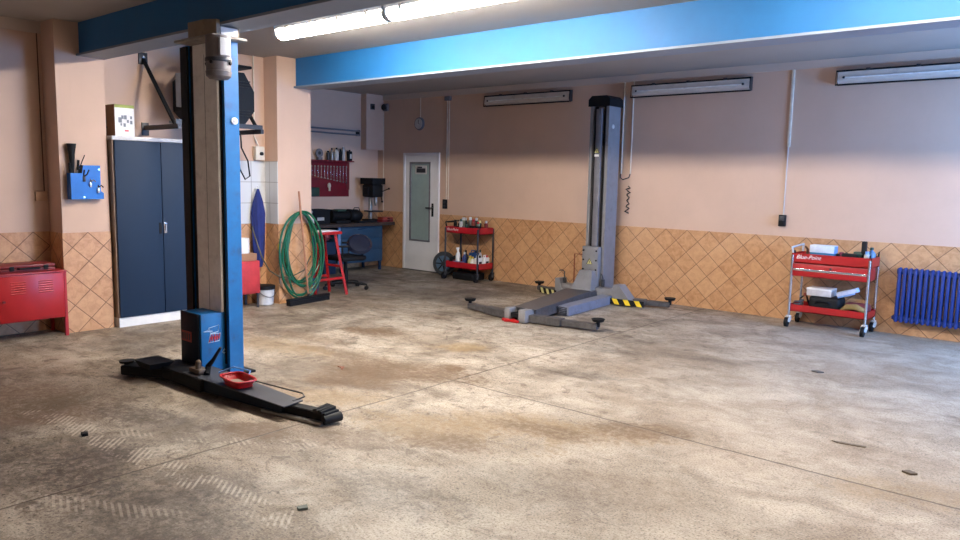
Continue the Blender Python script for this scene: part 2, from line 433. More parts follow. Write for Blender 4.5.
# right wall with an unseen window set for bluish daylight on the floor, and the street side with the open gate
RX = 1.75
WY0, WY1, WZ0, WZ1 = 7.0, 9.2, .75, 2.75
w = B().box(RX, RX+.2, -3.2, WY0, 0, H).box(RX, RX+.2, WY1, 9.6, 0, H).box(RX, RX+.2, WY0, WY1, 0, WZ0).box(RX, RX+.2, WY0, WY1, WZ1, H)
struct(w, 'wall_right', PEACH)
w = B().box(-8.55, -3.5, -3.2, -3.0, 0, H).box(1.5, RX+.2, -3.2, -3.0, 0, H).box(-3.5, 1.5, -3.2, -3.0, 2.2, H)
struct(w, 'wall_front', PEACH)
w = B()
for k in range(3): yy = WY0+k*(WY1-WY0-.06)/2; w.box(RX+.06, RX+.12, yy, yy+.06, WZ0, WZ1)
w.box(RX+.06, RX+.12, WY0, WY1, WZ0, WZ0+.06).box(RX+.06, RX+.12, WY0, WY1, WZ1-.06, WZ1)
struct(w, 'window_1', WHITE)
# tiled dados
T = .008
struct(B().box(-8.845, RX, 9.38-T, 9.38, 0, 1.02), 'trim_4', TILE_B)
struct(B().box(-10.44, -9.755, 9.38-T, 9.38, 0, 1.02), 'trim_5', TILE_B)
struct(B().box(-8.33, -8.33+T, -3.0, 2.99, 0, 1.02), 'trim_6', TILE_L)
struct(B().box(-8.0, -8.0+T, 2.99-T, 3.455, 0, 1.02), 'trim_7', TILE_P)
struct(B().box(-8.33+T, -8.0, 2.99-T, 2.99, 0, 1.02), 'trim_8', TILE_S)
struct(B().box(-8.05, -8.05+T, 5.56-T, 6.07+T, 0, 1.02), 'trim_9', TILE_P)
struct(B().box(-8.33+T, -8.05, 5.56-T, 5.56, 0, 1.02), 'trim_10', TILE_S)
struct(B().box(-8.33, -8.33+T, 3.455, 5.56-T, 0, 1.02), 'trim_11', TILE_L)
struct(B().box(-10.44, -10.44+T, 6.07, 9.38-T, 0, 1.02), 'trim_12', TILE_L)
struct(B().box(-10.44+T, -8.05, 6.07, 6.07+T, 0, 1.02), 'trim_13', TILE_S)
# grey wall tiles above the dado beside the far pillar
m, nt, b = nmat('grey_wall_tiles'); h = NT(nt)
tc = h.n('ShaderNodeTexCoord').outputs['Object']; sp = h.n('ShaderNodeSeparateXYZ'); nt.links.new(tc, sp.inputs[0])
def _e(c, o, d):
    f = h.m('FRACT', h.m('DIVIDE', h.m('SUBTRACT', c, o), d)); return h.m('MINIMUM', f, h.m('SUBTRACT', 1.0, f))
g = h.m('MINIMUM', _e(h.m('ADD', sp.outputs[0], sp.outputs[1]), .03, .30), _e(sp.outputs[2], 1.02, .263))
nt.links.new(h.mix(h.step(g, .008, .02), lin((150, 146, 142)), lin((206, 206, 206))), b.inputs['Base Color']); b.inputs['Roughness'].default_value = .3
GTILE = m
struct(B().box(-8.33, -8.33+T, 4.6, 5.56-T, 1.02, 1.81), 'trim_14', GTILE)
struct(B().box(-8.33+T, -8.05, 5.56-T, 5.56, 1.02, 1.81), 'trim_15', GTILE)
# steel beams under the ceiling
def beam(y0, y1, x0, zb):
    root = B().box(x0, RX, y0+.02, y1-.02, zb+.02, H).build('ceiling_beam', BEAMB, smooth=False); root['kind'] = 'structure'
    B().box(x0-.05, RX, y0-.01, y1+.01, zb, zb+.02).build('lower_flange', BEAMU, root)
beam(3.20, 3.46, -7.995, 2.775)
beam(5.82, 6.08, -8.045, 2.735)

# door in the back wall
d = bpy.data.objects.new('door_1', None); COL.objects.link(d); d.location = (-9.30, 9.38, 0); d['kind'] = 'structure'
f = B()
f.box(DX0, DX0+.05, 9.35, 9.45, 0, DZ, .004).box(DX1-.05, DX1, 9.35, 9.45, 0, DZ, .004).box(DX0+.05, DX1-.05, 9.35, 9.45, DZ-.05, DZ, .004)
f.build('door_frame', DOORW, d)
PX0, PX1, PZ0, PZ1 = -9.58, -9.07, .52, 1.91
l = B()
l.box(DX0+.052, PX0, 9.362, 9.41, .012, DZ-.052).box(PX1, DX1-.052, 9.362, 9.41, .012, DZ-.052).box(PX0, PX1, 9.362, 9.41, .012, PZ0).box(PX0, PX1, 9.362, 9.41, PZ1, DZ-.052)
leaf = l.build('door_leaf', DOORW, d, smooth=False)
g = B(); e = .03
g.box(PX0, PX0+e, 9.355, 9.40, PZ0, PZ1).box(PX1-e, PX1, 9.355, 9.40, PZ0, PZ1).box(PX0+e, PX1-e, 9.355, 9.40, PZ0, PZ0+e).box(PX0+e, PX1-e, 9.355, 9.40, PZ1-e, PZ1)
g.build('glazing_bead', GASKET, leaf, smooth=False)
B().box(PX0+e, PX1-e, 9.375, 9.385, PZ0+e, PZ1-e).build('glass_pane', FROST, d)
B().box(DX0, DX1, 9.5, 9.6, 0, DZ).build('door_recess', LGREY, d)
s = B().box(-9.45, -9.17, 9.370, 9.3745, 1.70, 1.85, .002).build('door_sign', LGREY, d)
B().box(-9.42, -9.20, 9.3685, 9.3698, 1.725, 1.80).box(-9.40, -9.28, 9.3685, 9.3698, 1.805, 1.83).build('sign_print', DKGREY, s)
hd = B().box(-9.03, -8.985, 9.35, 9.362, .97, 1.20, .004).cyl((-9.007, 9.362, 1.12), (-9.007, 9.30, 1.12), .011)
hd.bar((-9.007, 9.305, 1.12), (-9.13, 9.305, 1.12), .02, .022, .005); hd.build('door_handle', BLACK, d)
B().box(DX0, DX1, 9.33, 9.36, 0, .012).build('threshold', DKGREY, d)

# ------------------------------------------------------------------ lamps
TUBE = emit('lit_fluorescent_diffuser', (255, 247, 236), 172.0)
def ceiling_lamp(x0, x1, y, label):
    t = thing('fluorescent_lamp', label, 'ceiling light', ((x0+x1)/2, y, H), 0, 'lit batten lights along the ceiling')
    B().prism([(y-.085, H), (y-.085, H-.03), (y-.06, H-.05), (y+.06, H-.05), (y+.085, H-.03), (y+.085, H)], 'x', x0, x1).build('housing', LGREY, t)
    pts = [(y+.078*math.cos(a), H-.048-.075*math.sin(a)) for a in [PI*k/10 for k in range(11)]]
    B().prism(pts, 'x', x0+.02, x1-.02).build('diffuser', TUBE, t)
    for xx in (x0, x1-.02): B().prism([(y+.084*math.cos(a), H-.046-.081*math.sin(a)) for a in [PI*k/10 for k in range(11)]], 'x', xx, xx+.02).build('end_cap', LGREY, t)
    for k in range(4):
        xx = x0+.2+k*(x1-x0-.4)/3
        B().box(xx-.015, xx+.015, y-.094, y-.084, H-.07, H-.015).box(xx-.015, xx+.015, y+.084, y+.094, H-.07, H-.015).each('clip', STEEL, t)
    return t
ceiling_lamp(-6.50, -4.93, 4.55, 'lit white ceiling lamp between the blue beams, left one of the pair')
ceiling_lamp(-4.90, -3.33, 4.55, 'lit white ceiling lamp between the blue beams, right one running out at the top edge')

ceiling_lamp(-1.72, -.15, 4.55, 'lit white ceiling lamp further right along the same row, outside the picture')

def wall_lamp(x0, x1, label):
    y = 9.38
    t = thing('wall_lamp', label, 'wall light', ((x0+x1)/2, y, 2.87), 0, 'unlit sealed lamps high on the back wall')
    B().prism([(y, 2.80), (y-.05, 2.785), (y-.09, 2.83), (y-.075, 2.955), (y, 2.965)], 'x', x0+.01, x1-.01).build('housing', LAMPF, t)
    c = B().prism([(y-.056, 2.79), (y-.105, 2.832), (y-.098, 2.90), (y-.086, 2.935), (y-.08, 2.93), (y-.085, 2.84)], 'x', x0+.02, x1-.02).build('cover', COVER, t)
    B().tube([(x0+.08, y-.112, 2.868), (x1-.08, y-.112, 2.868)], .010, 10).build('tube', TUBEW, c)
    g = B(); P = lambda x, a: (x, y-.10+.018*a, 2.812+.145*a)
    g.tube([P(x0, -.15), P(x1, -.15), P(x1, .92), P(x0, .92)], .009, 6, True); g.build('seal', BLACK, t)
    for k in range(2):
        xx = x0+.09 if k == 0 else x1-.09
        B().cyl((xx, y-.10, 2.87), (xx, y-.124, 2.868), .014, n=10).build('tube_socket', DKGREY, t)
    for k in range(3):
        xx = x0+(x1-x0)*(.2+.3*k)
        B().box(xx-.02, xx+.02, y-.10, y-.07, 2.935, 2.962).each('clip', DKGREY, t)
wall_lamp(-7.83, -6.20, 'unlit grey sealed lamp on the back wall between the door and the grey lift column')
wall_lamp(-5.20, -3.55, 'unlit grey sealed lamp on the back wall just right of the grey lift column')
wall_lamp(-2.57, -.92, 'unlit grey sealed lamp on the back wall at the right edge, above the radiator')

# ------------------------------------------------------------------ back wall fittings
def pipe(x, y, z0, z1, r, label, m=CREAM):
    solo(B().tube([(x, y, z0), (x, y, z1)], r, 8), 'conduit', m, label, 'conduit', (x, y, z0))
t = thing('cable_conduit', 'cream cable duct running down the back wall to the black socket', 'cable duct', (-3.065, 9.38, 1.28))
B().box(-3.09, -3.055, 9.362, 9.38, 2.1, 3.01, .003).build('duct', CREAM, t)
B().tube([(-3.078, 9.372, 1.28), (-3.075, 9.372, 2.1)], .006, 8).build('cable', LGREY, t)
t = thing('wall_socket', 'black power socket on the back wall left of the right trolley', 'socket', (-3.08, 9.38, 1.22))
B().box(-3.12, -3.04, 9.33, 9.38, 1.14, 1.28, .006).build('case', BLACK, t); B().box(-3.11, -3.05, 9.322, 9.33, 1.21, 1.265, .003).build('flap', DKGREY, t)
t = thing('cable_conduit', 'pale cable pipe running down the back wall right of the grey lift column', 'conduit', (-5.30, 9.38, 1.7))
B().tube([(-5.345, 9.368, 1.75), (-5.345, 9.368, 3.01)], .011, 8).tube([(-5.20, 9.368, 1.75), (-5.20, 9.368, 3.01)], .008, 8).build('pipe', CREAM, t)
B().tube([(-5.345, 9.36, 1.75), (-5.345, 9.35, 1.70), (-5.30, 9.34, 1.67), (-5.21, 9.35, 1.70), (-5.20, 9.36, 1.75)], .008, 8).build('cable_loop', DKGREY, t)
solo(B().tube([(-5.22+.04*math.sin(k*1.9)*(1 if k % 3 else .4), 9.368-.012*(k % 3), 1.58-.022*k) for k in range(18)], .009, 8), 'coiled_cable', BLACK,
     'black curly cable hanging on the back wall beside the grey lift column', 'cable', (-5.22, 9.345, 1.58))
t = thing('cable_conduit', 'cream conduit running down the back wall between door and left trolley', 'conduit', (-8.68, 9.38, 1.28))
B().tube([(-8.70, 9.370, 1.28), (-8.70, 9.370, 2.94)], .009, 8).tube([(-8.655, 9.370, 1.28), (-8.655, 9.370, 2.94)], .007, 8).build('pipe', CREAM, t)
B().box(-8.74, -8.62, 9.33, 9.38, 2.93, 3.00, .006).build('junction_box', GASKET, t)
t = thing('light_switch', 'black double switch on the wall right of the white door', 'switch', (-8.72, 9.38, 1.2))
B().box(-8.765, -8.675, 9.345, 9.38, 1.12, 1.28, .006).build('case', BLACK, t)
B().box(-8.75, -8.69, 9.337, 9.345, 1.14, 1.19, .003).build('rocker', DKGREY, t); B().box(-8.75, -8.69, 9.337, 9.345, 1.21, 1.26, .003).build('rocker', DKGREY, t)
t = thing('wall_clock', 'small round grey clock high on the wall above the white door', 'clock', (-9.36, 9.38, 2.57))
B().cyl((-9.36, 9.38, 2.57), (-9.36, 9.35, 2.57), .115, .105, 28).build('case', GASKET, t)
B().cyl((-9.36, 9.35, 2.57), (-9.36, 9.344, 2.57), .09, .09, 28).build('dial', LGREY, t)
B().bar((-9.36, 9.341, 2.57), (-9.36, 9.341, 2.635), .008, .004).bar((-9.36, 9.341, 2.57), (-9.31, 9.341, 2.56), .008, .004).build('hand', BLACK, t)
solo(B().tube([(-9.34, 9.372, 2.68), (-9.34, 9.372, 3.01)], .006, 8), 'clock_cable', CREAM, 'thin cable running up the wall above the round clock', 'cable', (-9.34, 9.372, 2.68))
t = thing('siren', 'small dark round sounder high in the corner of the back wall', 'siren', (-10.22, 9.38, 2.88))
B().box(-10.27, -10.15, 9.34, 9.38, 2.82, 2.95, .006).build('base', GASKET, t); B().cyl((-10.21, 9.34, 2.885), (-10.21, 9.30, 2.885), .045, .055, 18).build('horn', DKGREY, t)
t = thing('sensor', 'small black sensor on the boxed riser in the alcove corner', 'sensor', (-10.29, 9.1, 2.9))
B().box(-10.29, -10.265, 9.06, 9.15, 2.83, 2.93, .005).build('case', DKGREY, t); B().ball((-10.262, 9.105, 2.87), .02, .03, .03).build('lens', BLACK, t)
solo(B().tube([(-10.28, 9.372, 1.03), (-10.28, 9.372, 2.82)], .007, 8), 'wall_cable', CREAM, 'thin pale cable down the corner of the back wall behind the drill press', 'cable', (-10.28, 9.372, 1.03))

# radiator
t = thing('radiator', 'dark blue ribbed radiator on the tiled back wall at the right edge', 'radiator', (-1.15, 9.33, .16))
sec = None; N = 24
for k in range(N):
    x = -1.74+k*.052
    if sec is None:
        b = B(); 
        b.box(x-.0165, x+.0165, 9.225, 9.245, .175, .745, .008).box(x-.0165, x+.0165, 9.29, 9.31, .175, .745, .008)
        b.cyl((x-.026, 9.268, .20), (x+.026, 9.268, .20), .032, n=14).cyl((x-.026, 9.268, .72), (x+.026, 9.268, .72), .032, n=14)
        b.box(x-.0185, x+.0185, 9.222, 9.314, .155, .21, .015).box(x-.0185, x+.0185, 9.222, 9.314, .71, .765, .018)
        sec = b.build('radiator_section', RADB, t)
    else:
        c = sec.copy(); COL.objects.link(c); c.parent = t; c.location = (x+1.74, 0, 0)
for x in (-1.5, -.75): B().box(x-.015, x+.015, 9.314, 9.372, .66, .70).box(x-.015, x+.015, 9.314, 9.372, .22, .26).each('wall_bracket', DKGREY, t)
b = B().cyl((-1.785, 9.268, .20), (-1.766, 9.268, .20), .02, n=10); b.build('plug', RADB, t)

# ------------------------------------------------------------------ grey lift at the back wall
cx0, cx1, cy0, cy1 = -5.59, -5.295, 8.90, 9.20
t = thing('car_lift', 'grey single-column car lift at the back wall with low cross-shaped lifting frame', 'car lift', (-5.45, 9.05, 0))
col_ = B().box(cx0, cx1, cy0+.05, cy1, .02, 2.67)
col_.box(cx0, cx0+.045, cy0, cy0+.05, .02, 2.67).box(cx1-.045, cx1, cy0, cy0+.05, .02, 2.67)
col = col_.build('column', GREY, t)
B().box(cx0+.045, cx0+.10, cy0+.042, cy0+.0495, .3, 2.65).box(cx1-.105, cx1-.045, cy0+.042, cy0+.0495, .3, 2.65).build('slot', BLACK, col)
B().box(cx0+.10, cx1-.105, cy0-.012, cy0+.0495, .6, 2.615, .004).build('slider_cover', GASKET, t)
cap = B().prism([(cx0-.02, 2.65), (cx1+.02, 2.65), (cx1+.02, 2.75), (cx1-.03, 2.79), (cx0+.03, 2.79), (cx0-.02, 2.74)], 'y', cy0-.03, cy1+.02)
cap.build('top_cap', BLACKM, t)
p = B().box(cx0+.01, cx1-.03, cy0-.10, cy0-.013, .12, .745, .006).build('carriage', GREY, t)
b = B()
for xx in (cx0+.035, cx1-.055):
    for zz in (.30, .43, .56, .69): b.cyl((xx, cy0-.10, zz), (xx, cy0-.112, zz), .012, n=10)
b.each('bolt', BLACK, p)
def warn(x, y, z, s, par):
    B().prism([(x-s, z), (x+s, z), (x, z+1.75*s)], 'y', y, y-.002).build('warning_sticker', PALEY, par)
    q = B(); q.tube([(x-s*.9, y-.003, z+.08*s), (x+s*.9, y-.003, z+.08*s), (x, y-.003, z+1.6*s)], .006, 6, True); q.bar((x, y-.003, z+.35*s), (x, y-.003, z+.95*s), .008, .003); q.build('sticker_print', DKGREY, par)
warn(-5.455, cy0-.10, .50, .05, p)
sc_ = [o for o in t.children if o.name.startswith('slider_cover')][0]
warn(-5.46, cy0-.012, 2.02, .045, sc_)
B().box(-5.495, -5.425, cy0-.0135, cy0-.012, 1.975, 2.005).build('sticker_base', WHITE, sc_)
B().cyl((cx1, 9.0, 2.38), (cx1+.012, 9.0, 2.38), .03, n=14).build('column_plug', LGREY, col)
# carriage foot, gusset plates and the cross beam
b = B()
b.hexa([(-5.62, 8.55, .10), (-5.28, 8.55, .10), (-5.28, 8.80, .10), (-5.62, 8.80, .10)], [(-5.56, 8.72, .42), (-5.36, 8.72, .42), (-5.36, 8.80, .42), (-5.56, 8.80, .42)])
b.box(-5.95, -4.95, 8.72, 8.88, .06, .20, .006)
b.prism([(-5.02, .03), (-4.72, .03), (-4.78, .10), (-4.93, .27), (-5.02, .27)], 'y', 8.70, 8.88)
b.prism([(-5.95, .27), (-5.88, .27), (-5.80, .03), (-5.95, .03)], 'y', 8.70, 8.88)
b.build('carriage_foot', GREY, t)
B().box(-5.60, -5.20, cy0+.05, 9.24, 0, .02, .004).build('base_plate', DKGREY, t)
b = B()
b.hexa([(-5.62, 8.72, .04), (-5.26, 8.72, .04), (-4.98, 6.93, .04), (-5.26, 6.93, .04)][::-1], [(-5.60, 8.72, .17), (-5.28, 8.72, .17), (-5.00, 6.93, .145), (-5.24, 6.93, .145)][::-1])
b.build('centre_beam', GREYD, t)
b = B()
b.hexa([(-5.62, 8.50, .167), (-5.24, 8.50, .167), (-4.97, 6.90, .145), (-5.28, 6.90, .145)][::-1], [(-5.62, 8.50, .180), (-5.24, 8.50, .180), (-4.97, 6.90, .158), (-5.28, 6.90, .158)][::-1])
b.build('top_plate', GREYD, t)
b = B().bar((-5.12, 8.72, .06), (-5.02, 7.52, .06), .17, .115, .006); ft = b.build('floor_tube', mat('lift_tube_bluegrey', (124, 126, 140), .42, .1, .1, 8, .35), t)
b = B()
for k in range(5): b.tube([(-5.10+.05*math.sin(k), 7.53-.02, .02+.02*k), (-5.02, 7.46, .03+.022*k), (-4.96, 7.52, .02+.02*k)], .007, 6)
b.build('tube_end_springs', DKGREY, ft)
def arm(pts, w, label_pad, hgt=.085, z=.055):
    root = None
    a, c, e_ = [Vector((x, y, z)) for x, y in pts]
    r = B().bar(a, c, w, hgt, .006).build('arm', GREYD, t)
    B().bar(a.lerp(c, .6), e_, w*.72, hgt*.75, .005).build('arm_extension', GREYD, r)
    q = B(); q.cyl((e_.x, e_.y, z), (e_.x, e_.y, .115), .022, n=12); q.cyl((e_.x, e_.y, .115), (e_.x, e_.y, .145), .06, .075, 20); q.build('lifting_pad', BLACKM, r)
    return r
arm([(-5.18, 6.88), (-4.62, 6.93), (-4.20, 7.00)], .13, 'r')
arm([(-5.24, 6.88), (-5.75, 6.96), (-6.08, 7.02)], .13, 'l')
q = B().box(-5.34, -5.26, 6.78, 6.98, .01, .155, .006).box(-5.12, -5.02, 6.76, 6.98, .01, .155, .006); q.each('arm_knuckle', GREY, t)
B().box(-5.26, -5.12, 6.80, 6.97, .05, .10).build('knuckle_core', BLACK, t)
q = B().bar((-5.34, 6.75, .02), (-5.10, 6.74, .02), .03, .03, .004).bar((-5.28, 6.70, .02), (-5.18, 6.79, .02), .03, .03, .004); q.build('red_lock', RED, t)
for s_, pts in ((1, [(-4.95, 8.83), (-4.62, 8.90), (-4.32, 8.98)]), (-1, [(-5.95, 8.80), (-6.20, 8.90), (-6.42, 8.98)])):
    r = arm(pts, .12, 'b')
    x0, x1, ya, yb = (-5.03, -4.56, 8.672, 8.72) if s_ > 0 else (-6.28, -5.92, 8.80, 8.69)
    st = B(); st.bar((x0, ya, .055), (x1, yb, .055), .012, .075); st.build('toe_guard', BLACK, r)
    y = B(); n = 3
    for k in range(n):
        u0 = (k+.15)/n; u1 = u0+.45/n
        def Q(u, zz): return (x0+(x1-x0)*u, ya+(yb-ya)*u-.008, zz)
        k2 = .28/n
        A = [Q(u0, .092), Q(u1, .092), Q(u1+k2, .018), Q(u0+k2, .018)]
        y.hexa(A, [(p_[0], p_[1]-.0015, p_[2]) for p_ in A])
    y.each('hazard_stripe', YELLOW if s_ > 0 else PALEY, r)
q = B().tube([(-5.62, 8.86, .62), (-5.74, 8.86, .62), (-5.74, 8.86, .22)], .010, 8); q.build('hand_lever', mat('rusty_rod', (132, 72, 44), .6), t)
q = B().cyl((-5.86, 8.80, .20), (-5.86, 8.80, .27), .03, .022, 14).tube([(-5.86, 8.80, .27), (-5.86, 8.80, .36), (-5.90, 8.80, .38), (-5.95, 8.80, .37)], .008, 8); q.build('locking_pin', DKGREY, t)
q = B().cyl((-5.27, 8.87, .20), (-5.27, 8.87, .30), .025, n=12).tube([(-5.27, 8.87, .30), (-5.30, 8.87, .38)], .010, 8); q.build('locking_pin', DKGREY, t)

# ------------------------------------------------------------------ blue lift in front
t = thing('car_lift', 'big blue lift column standing in the foreground with black arms and motor on top', 'car lift', (-5.66, 3.3, 0))
cb = B().box(-5.94, -5.38, 3.28, 3.36, 0, 2.67)
cb.box(-5.94, -5.86, 3.20, 3.28, 0, 2.67).box(-5.418, -5.38, 3.235, 3.28, 0, 2.67)
col = cb.build('column', BLUE, t, smooth=False)
B().box(-5.955, -5.94, 3.185, 3.36, .02, 2.66).box(-5.94, -5.85, 3.185, 3.20, .02, 2.66).build('side_cheek', BLACKM, col)
B().box(-5.849, -5.80, 3.215, 3.278, .1, 2.665).build('greasy_rail', BROWNB, t)
B().box(-5.795, -5.44, 3.205, 3.278, .1, 2.665, .004).build('slider_cover', BEIGE, t)
B().box(-5.6195, -5.6165, 3.2038, 3.2049, .5, 2.58).build('cover_seam', BROWNB, [o for o in t.children if o.name.startswith('slider_cover')][-1])
B().box(-5.438, -5.419, 3.225, 3.278, .1, 2.665).build('slot', BLACK, col)
q = B().cyl((-5.38, 3.315, 2.06), (-5.368, 3.315, 2.06), .028, n=16); q.cyl((-5.368, 3.315, 2.06), (-5.36, 3.315, 2.06), .012, n=10); q.build('column_plug', WHITE, col)
B().box(-5.85, -5.275, 3.08, 3.38, 2.67, 2.69, .004).build('top_plate', mat('weathered_grey', (150, 142, 130), .55, .1, .15, 8, .4), t)
hx = [(-5.74, 3.16), (-5.66, 3.10), (-5.42, 3.10), (-5.33, 3.15), (-5.33, 3.18), (-5.74, 3.18)]
B().prism(hx, 'z', 2.69, 2.81).box(-5.74, -5.34, 3.18, 3.35, 2.69, 2.765).build('belt_cover', mat('weathered_beige', (140, 124, 104), .55, 0, .12, 8, .3), t)
B().box(-5.342, -5.328, 3.185, 3.33, 2.70, 2.76, .003).build('cover_light', WHITE, [o for o in t.children if o.name.startswith('belt_cover')][-1])
mx, my = -5.27, 3.125
q = B().lathe((mx, my, 0), [(.03, 2.35), (.068, 2.355), (.09, 2.375), (.095, 2.41), (.09, 2.415), (.092, 2.67)], 24); mo = q.build('motor', mat('motor_grey', (112, 104, 102), .5, 0, .12, 8, .3), t)
B().box(mx+.085, mx+.11, my-.05, my+.04, 2.52, 2.65, .006).build('terminal_box', LGREY, mo)
B().lathe((mx, my, 0), [(.094, 2.48), (.097, 2.485), (.097, 2.505), (.094, 2.51)], 24).build('motor_band', DKGREY, mo)
q = B()
for a in range(4):
    w_ = a*PI/2+.5; q.cyl((mx+.093*math.cos(w_), my+.093*math.sin(w_), 2.47), (mx+.106*math.cos(w_), my+.106*math.sin(w_), 2.47), .013, n=8)
q.each('motor_bolt', BLACK, mo)
# carriage: dark on the near side, bright on the right
ca = B().box(-5.72, -5.45, 3.02, 3.20, .12, .53, .004).box(-5.45, -5.436, 3.02, 3.275, .06, .53, .003).build('carriage', BLUE, t)
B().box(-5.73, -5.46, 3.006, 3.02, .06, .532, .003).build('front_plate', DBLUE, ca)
B().box(-5.715, -5.56, 3.0045, 3.006, .29, .375).build('red_label', mat('faded_red_label', (150, 52, 46), .6), ca)
q = B()
for k in range(4): q.box(-5.705+.035*k, -5.684+.035*k, 3.0035, 3.0045, .305, .36)
q.build('label_print', DKGREY, ca)
LOGOW = mat('sticker_pale', (176, 204, 226), .5); LOGOR = mat('sticker_red', (196, 60, 70), .5)
def onx(poly, m, nm):                                                   # flat marks on the carriage's right face
    q = B(); q.tube([(-5.4355, y, z) for y, z in poly], .0035, 5, True); return q.build(nm, m, ca)
onx([(3.085, .415), (3.175, .43), (3.165, .375), (3.10, .37)], LOGOW, 'maker_mark'); onx([(3.04, .39), (3.085, .40), (3.12, .385)], LOGOW, 'maker_mark')
q = B()
for k in range(4):
    y0 = 3.09+.022*k
    q.tube([(-5.435, y0, .30+.008*(k % 2)), (-5.435, y0+.006, .345), (-5.435, y0+.018, .315), (-5.435, y0+.022, .36)], .005, 5)
q.build('maker_lettering', LOGOR, ca)
onx([(3.078, .295), (3.175, .30), (3.19, .36), (3.10, .365)], LOGOW, 'maker_mark')
onx([(3.20, .20), (3.22, .225), (3.235, .20), (3.215, .19)], LOGOW, 'maker_mark')
# base: swivel block, arms
B().box(-5.93, -5.36, 3.04, 3.46, 0, .018, .003).build('base_plate', BLACKM, t)
B().box(-5.80, -5.08, 2.80, 3.02, .018, .115, .006).build('swivel_block', BLACKM, t)
q = B().hexa([(-5.12, 2.83, .018), (-4.22, 2.92, .018), (-4.22, 3.03, .018), (-5.12, 3.05, .018)], [(-5.12, 2.83, .118), (-4.22, 2.92, .088), (-4.22, 3.03, .088), (-5.12, 3.05, .118)])
A1 = q.build('arm', DBLUE, t)
q = B().hexa([(-5.34, 2.80, .118), (-4.14, 2.885, .088), (-4.17, 3.06, .088), (-5.34, 3.06, .118)], [(-5.34, 2.80, .126), (-4.14, 2.885, .095), (-4.17, 3.06, .095), (-5.34, 3.06, .126)])
q.build('arm_plate', mat('worn_dark_plate', (58, 60, 66), .45, 0, .25, 12, .35, spec=.35), A1)
B().bar((-4.4, 2.95, .05), (-3.88, 3.05, .05), .085, .06, .005).build('arm_extension', BLACKM, A1)
B().bar((-4.40, 2.885, .014), (-3.86, 2.985, .014), .03, .022, .003).build('extension_rail', STEEL, A1)
q = B()
for k in range(5): q.bar((-3.95+.020*k, 2.98, .088+.006*(k % 2)), (-3.97+.020*k, 3.12, .094), .016, .022, .003)
q.bar((-3.97, 3.05, .075), (-3.85, 3.06, .075), .13, .02, .003)
q.cyl((-3.855, 2.99, .04), (-3.835, 3.12, .045), .032, n=12); q.build('rubber_pad', BLACK, A1)
B().tube([(-4.98, 3.05, .13), (-4.75, 3.07, .115), (-4.28, 3.14, .105), (-4.22, 3.11, .10), (-4.20, 3.00, .095)], .006, 8).build('release_rod', DKGREY, A1)
B().tube([(-5.12, 2.98, .13), (-5.02, 3.05, .18), (-4.86, 3.09, .17), (-4.84, 3.05, .122)], .006, 8).build('bent_wire', LBLUE, A1)
B().tube([(-5.15, 2.90, .125), (-5.18, 2.93, .18), (-5.12, 2.94, .24), (-5.05, 2.96, .34)], [.024, .022, .014, .010], 8).build('release_pedal', BLACKM, A1)
B().box(-5.31, -5.16, 2.84, 2.93, .126, .165, .008).cyl((-5.22, 2.87, .165), (-5.22, 2.87, .205), .022, n=12).ball((-5.22, 2.87, .21), .022).build('locking_pin', mat('greasy_steel', (92, 78, 66), .5, .4, .2, 14, .4), A1)
A3 = B().bar((-5.58, 2.90, .065), (-6.02, 2.69, .055), .16, .075, .006).bar((-5.30, 2.93, .065), (-5.64, 2.88, .065), .20, .09, .006).build('arm', BLACKM, t)
B().cyl((-6.01, 2.685, .09), (-6.01, 2.685, .105), .02, n=12).cyl((-6.01, 2.685, .105), (-6.01, 2.685, .122), .055, .06, 20).build('lifting_pad', BLACK, A3)
B().hexa([(-5.83, 2.70, .10), (-5.66, 2.70, .10), (-5.66, 2.85, .10), (-5.83, 2.85, .10)], [(-5.87, 2.68, .155), (-5.60, 2.68, .155), (-5.60, 2.88, .155), (-5.87, 2.88, .155)]).build('rest_block', BLACKM, A3)
# red tray on the arm
t = thing('parts_tray', 'small red open plastic tray lying on the black arm of the blue lift', 'tray', (-4.77, 2.93, .119), -.12)
q = B(); N = 28
def sq(k, a, b_, z):
    th = 2*PI*k/N; c, s_ = math.cos(th), math.sin(th); e = .45
    return (-4.77+a*math.copysign(abs(c)**e, c), 2.93+b_*math.copysign(abs(s_)**e, s_), z)
for (a0, b0, z0), (a1, b1, z1) in zip([(.125, .06, .119), (.15, .085, .162), (.158, .092, .162), (.13, .075, .119), (.118, .055, .126)], [(.15, .085, .162), (.158, .092, .168), (.142, .08, .168), (.118, .055, .126), (.001, .001, .126)]):
    A = [q.bm.verts.new(sq(k, a0, b0, z0)) for k in range(N)]; C = [q.bm.verts.new(sq(k, a1, b1, z1)) for k in range(N)]
    for k in range(N): q.bm.faces.new((A[k], A[(k+1) % N], C[(k+1) % N], C[k]))
q.bm.faces.new([q.bm.verts.new(sq(k, .125, .06, .119)) for k in range(N)])
bmesh.ops.remove_doubles(q.bm, verts=q.bm.verts[:], dist=.0005)
q.build('tray_body', mat('tray_red', (168, 24, 30), .4), t)
B().box(-4.875, -4.665, 2.885, 2.975, .1262, .130).build('tray_floor', mat('dirty_oil_film', (120, 106, 92), .4, 0, .2, 20, .4), t)
q = B().tube([sq(k, .155, .089, .168) for k in range(N)], .007, 6, True); q.build('rim', mat('tray_red', (190, 28, 34)), t)

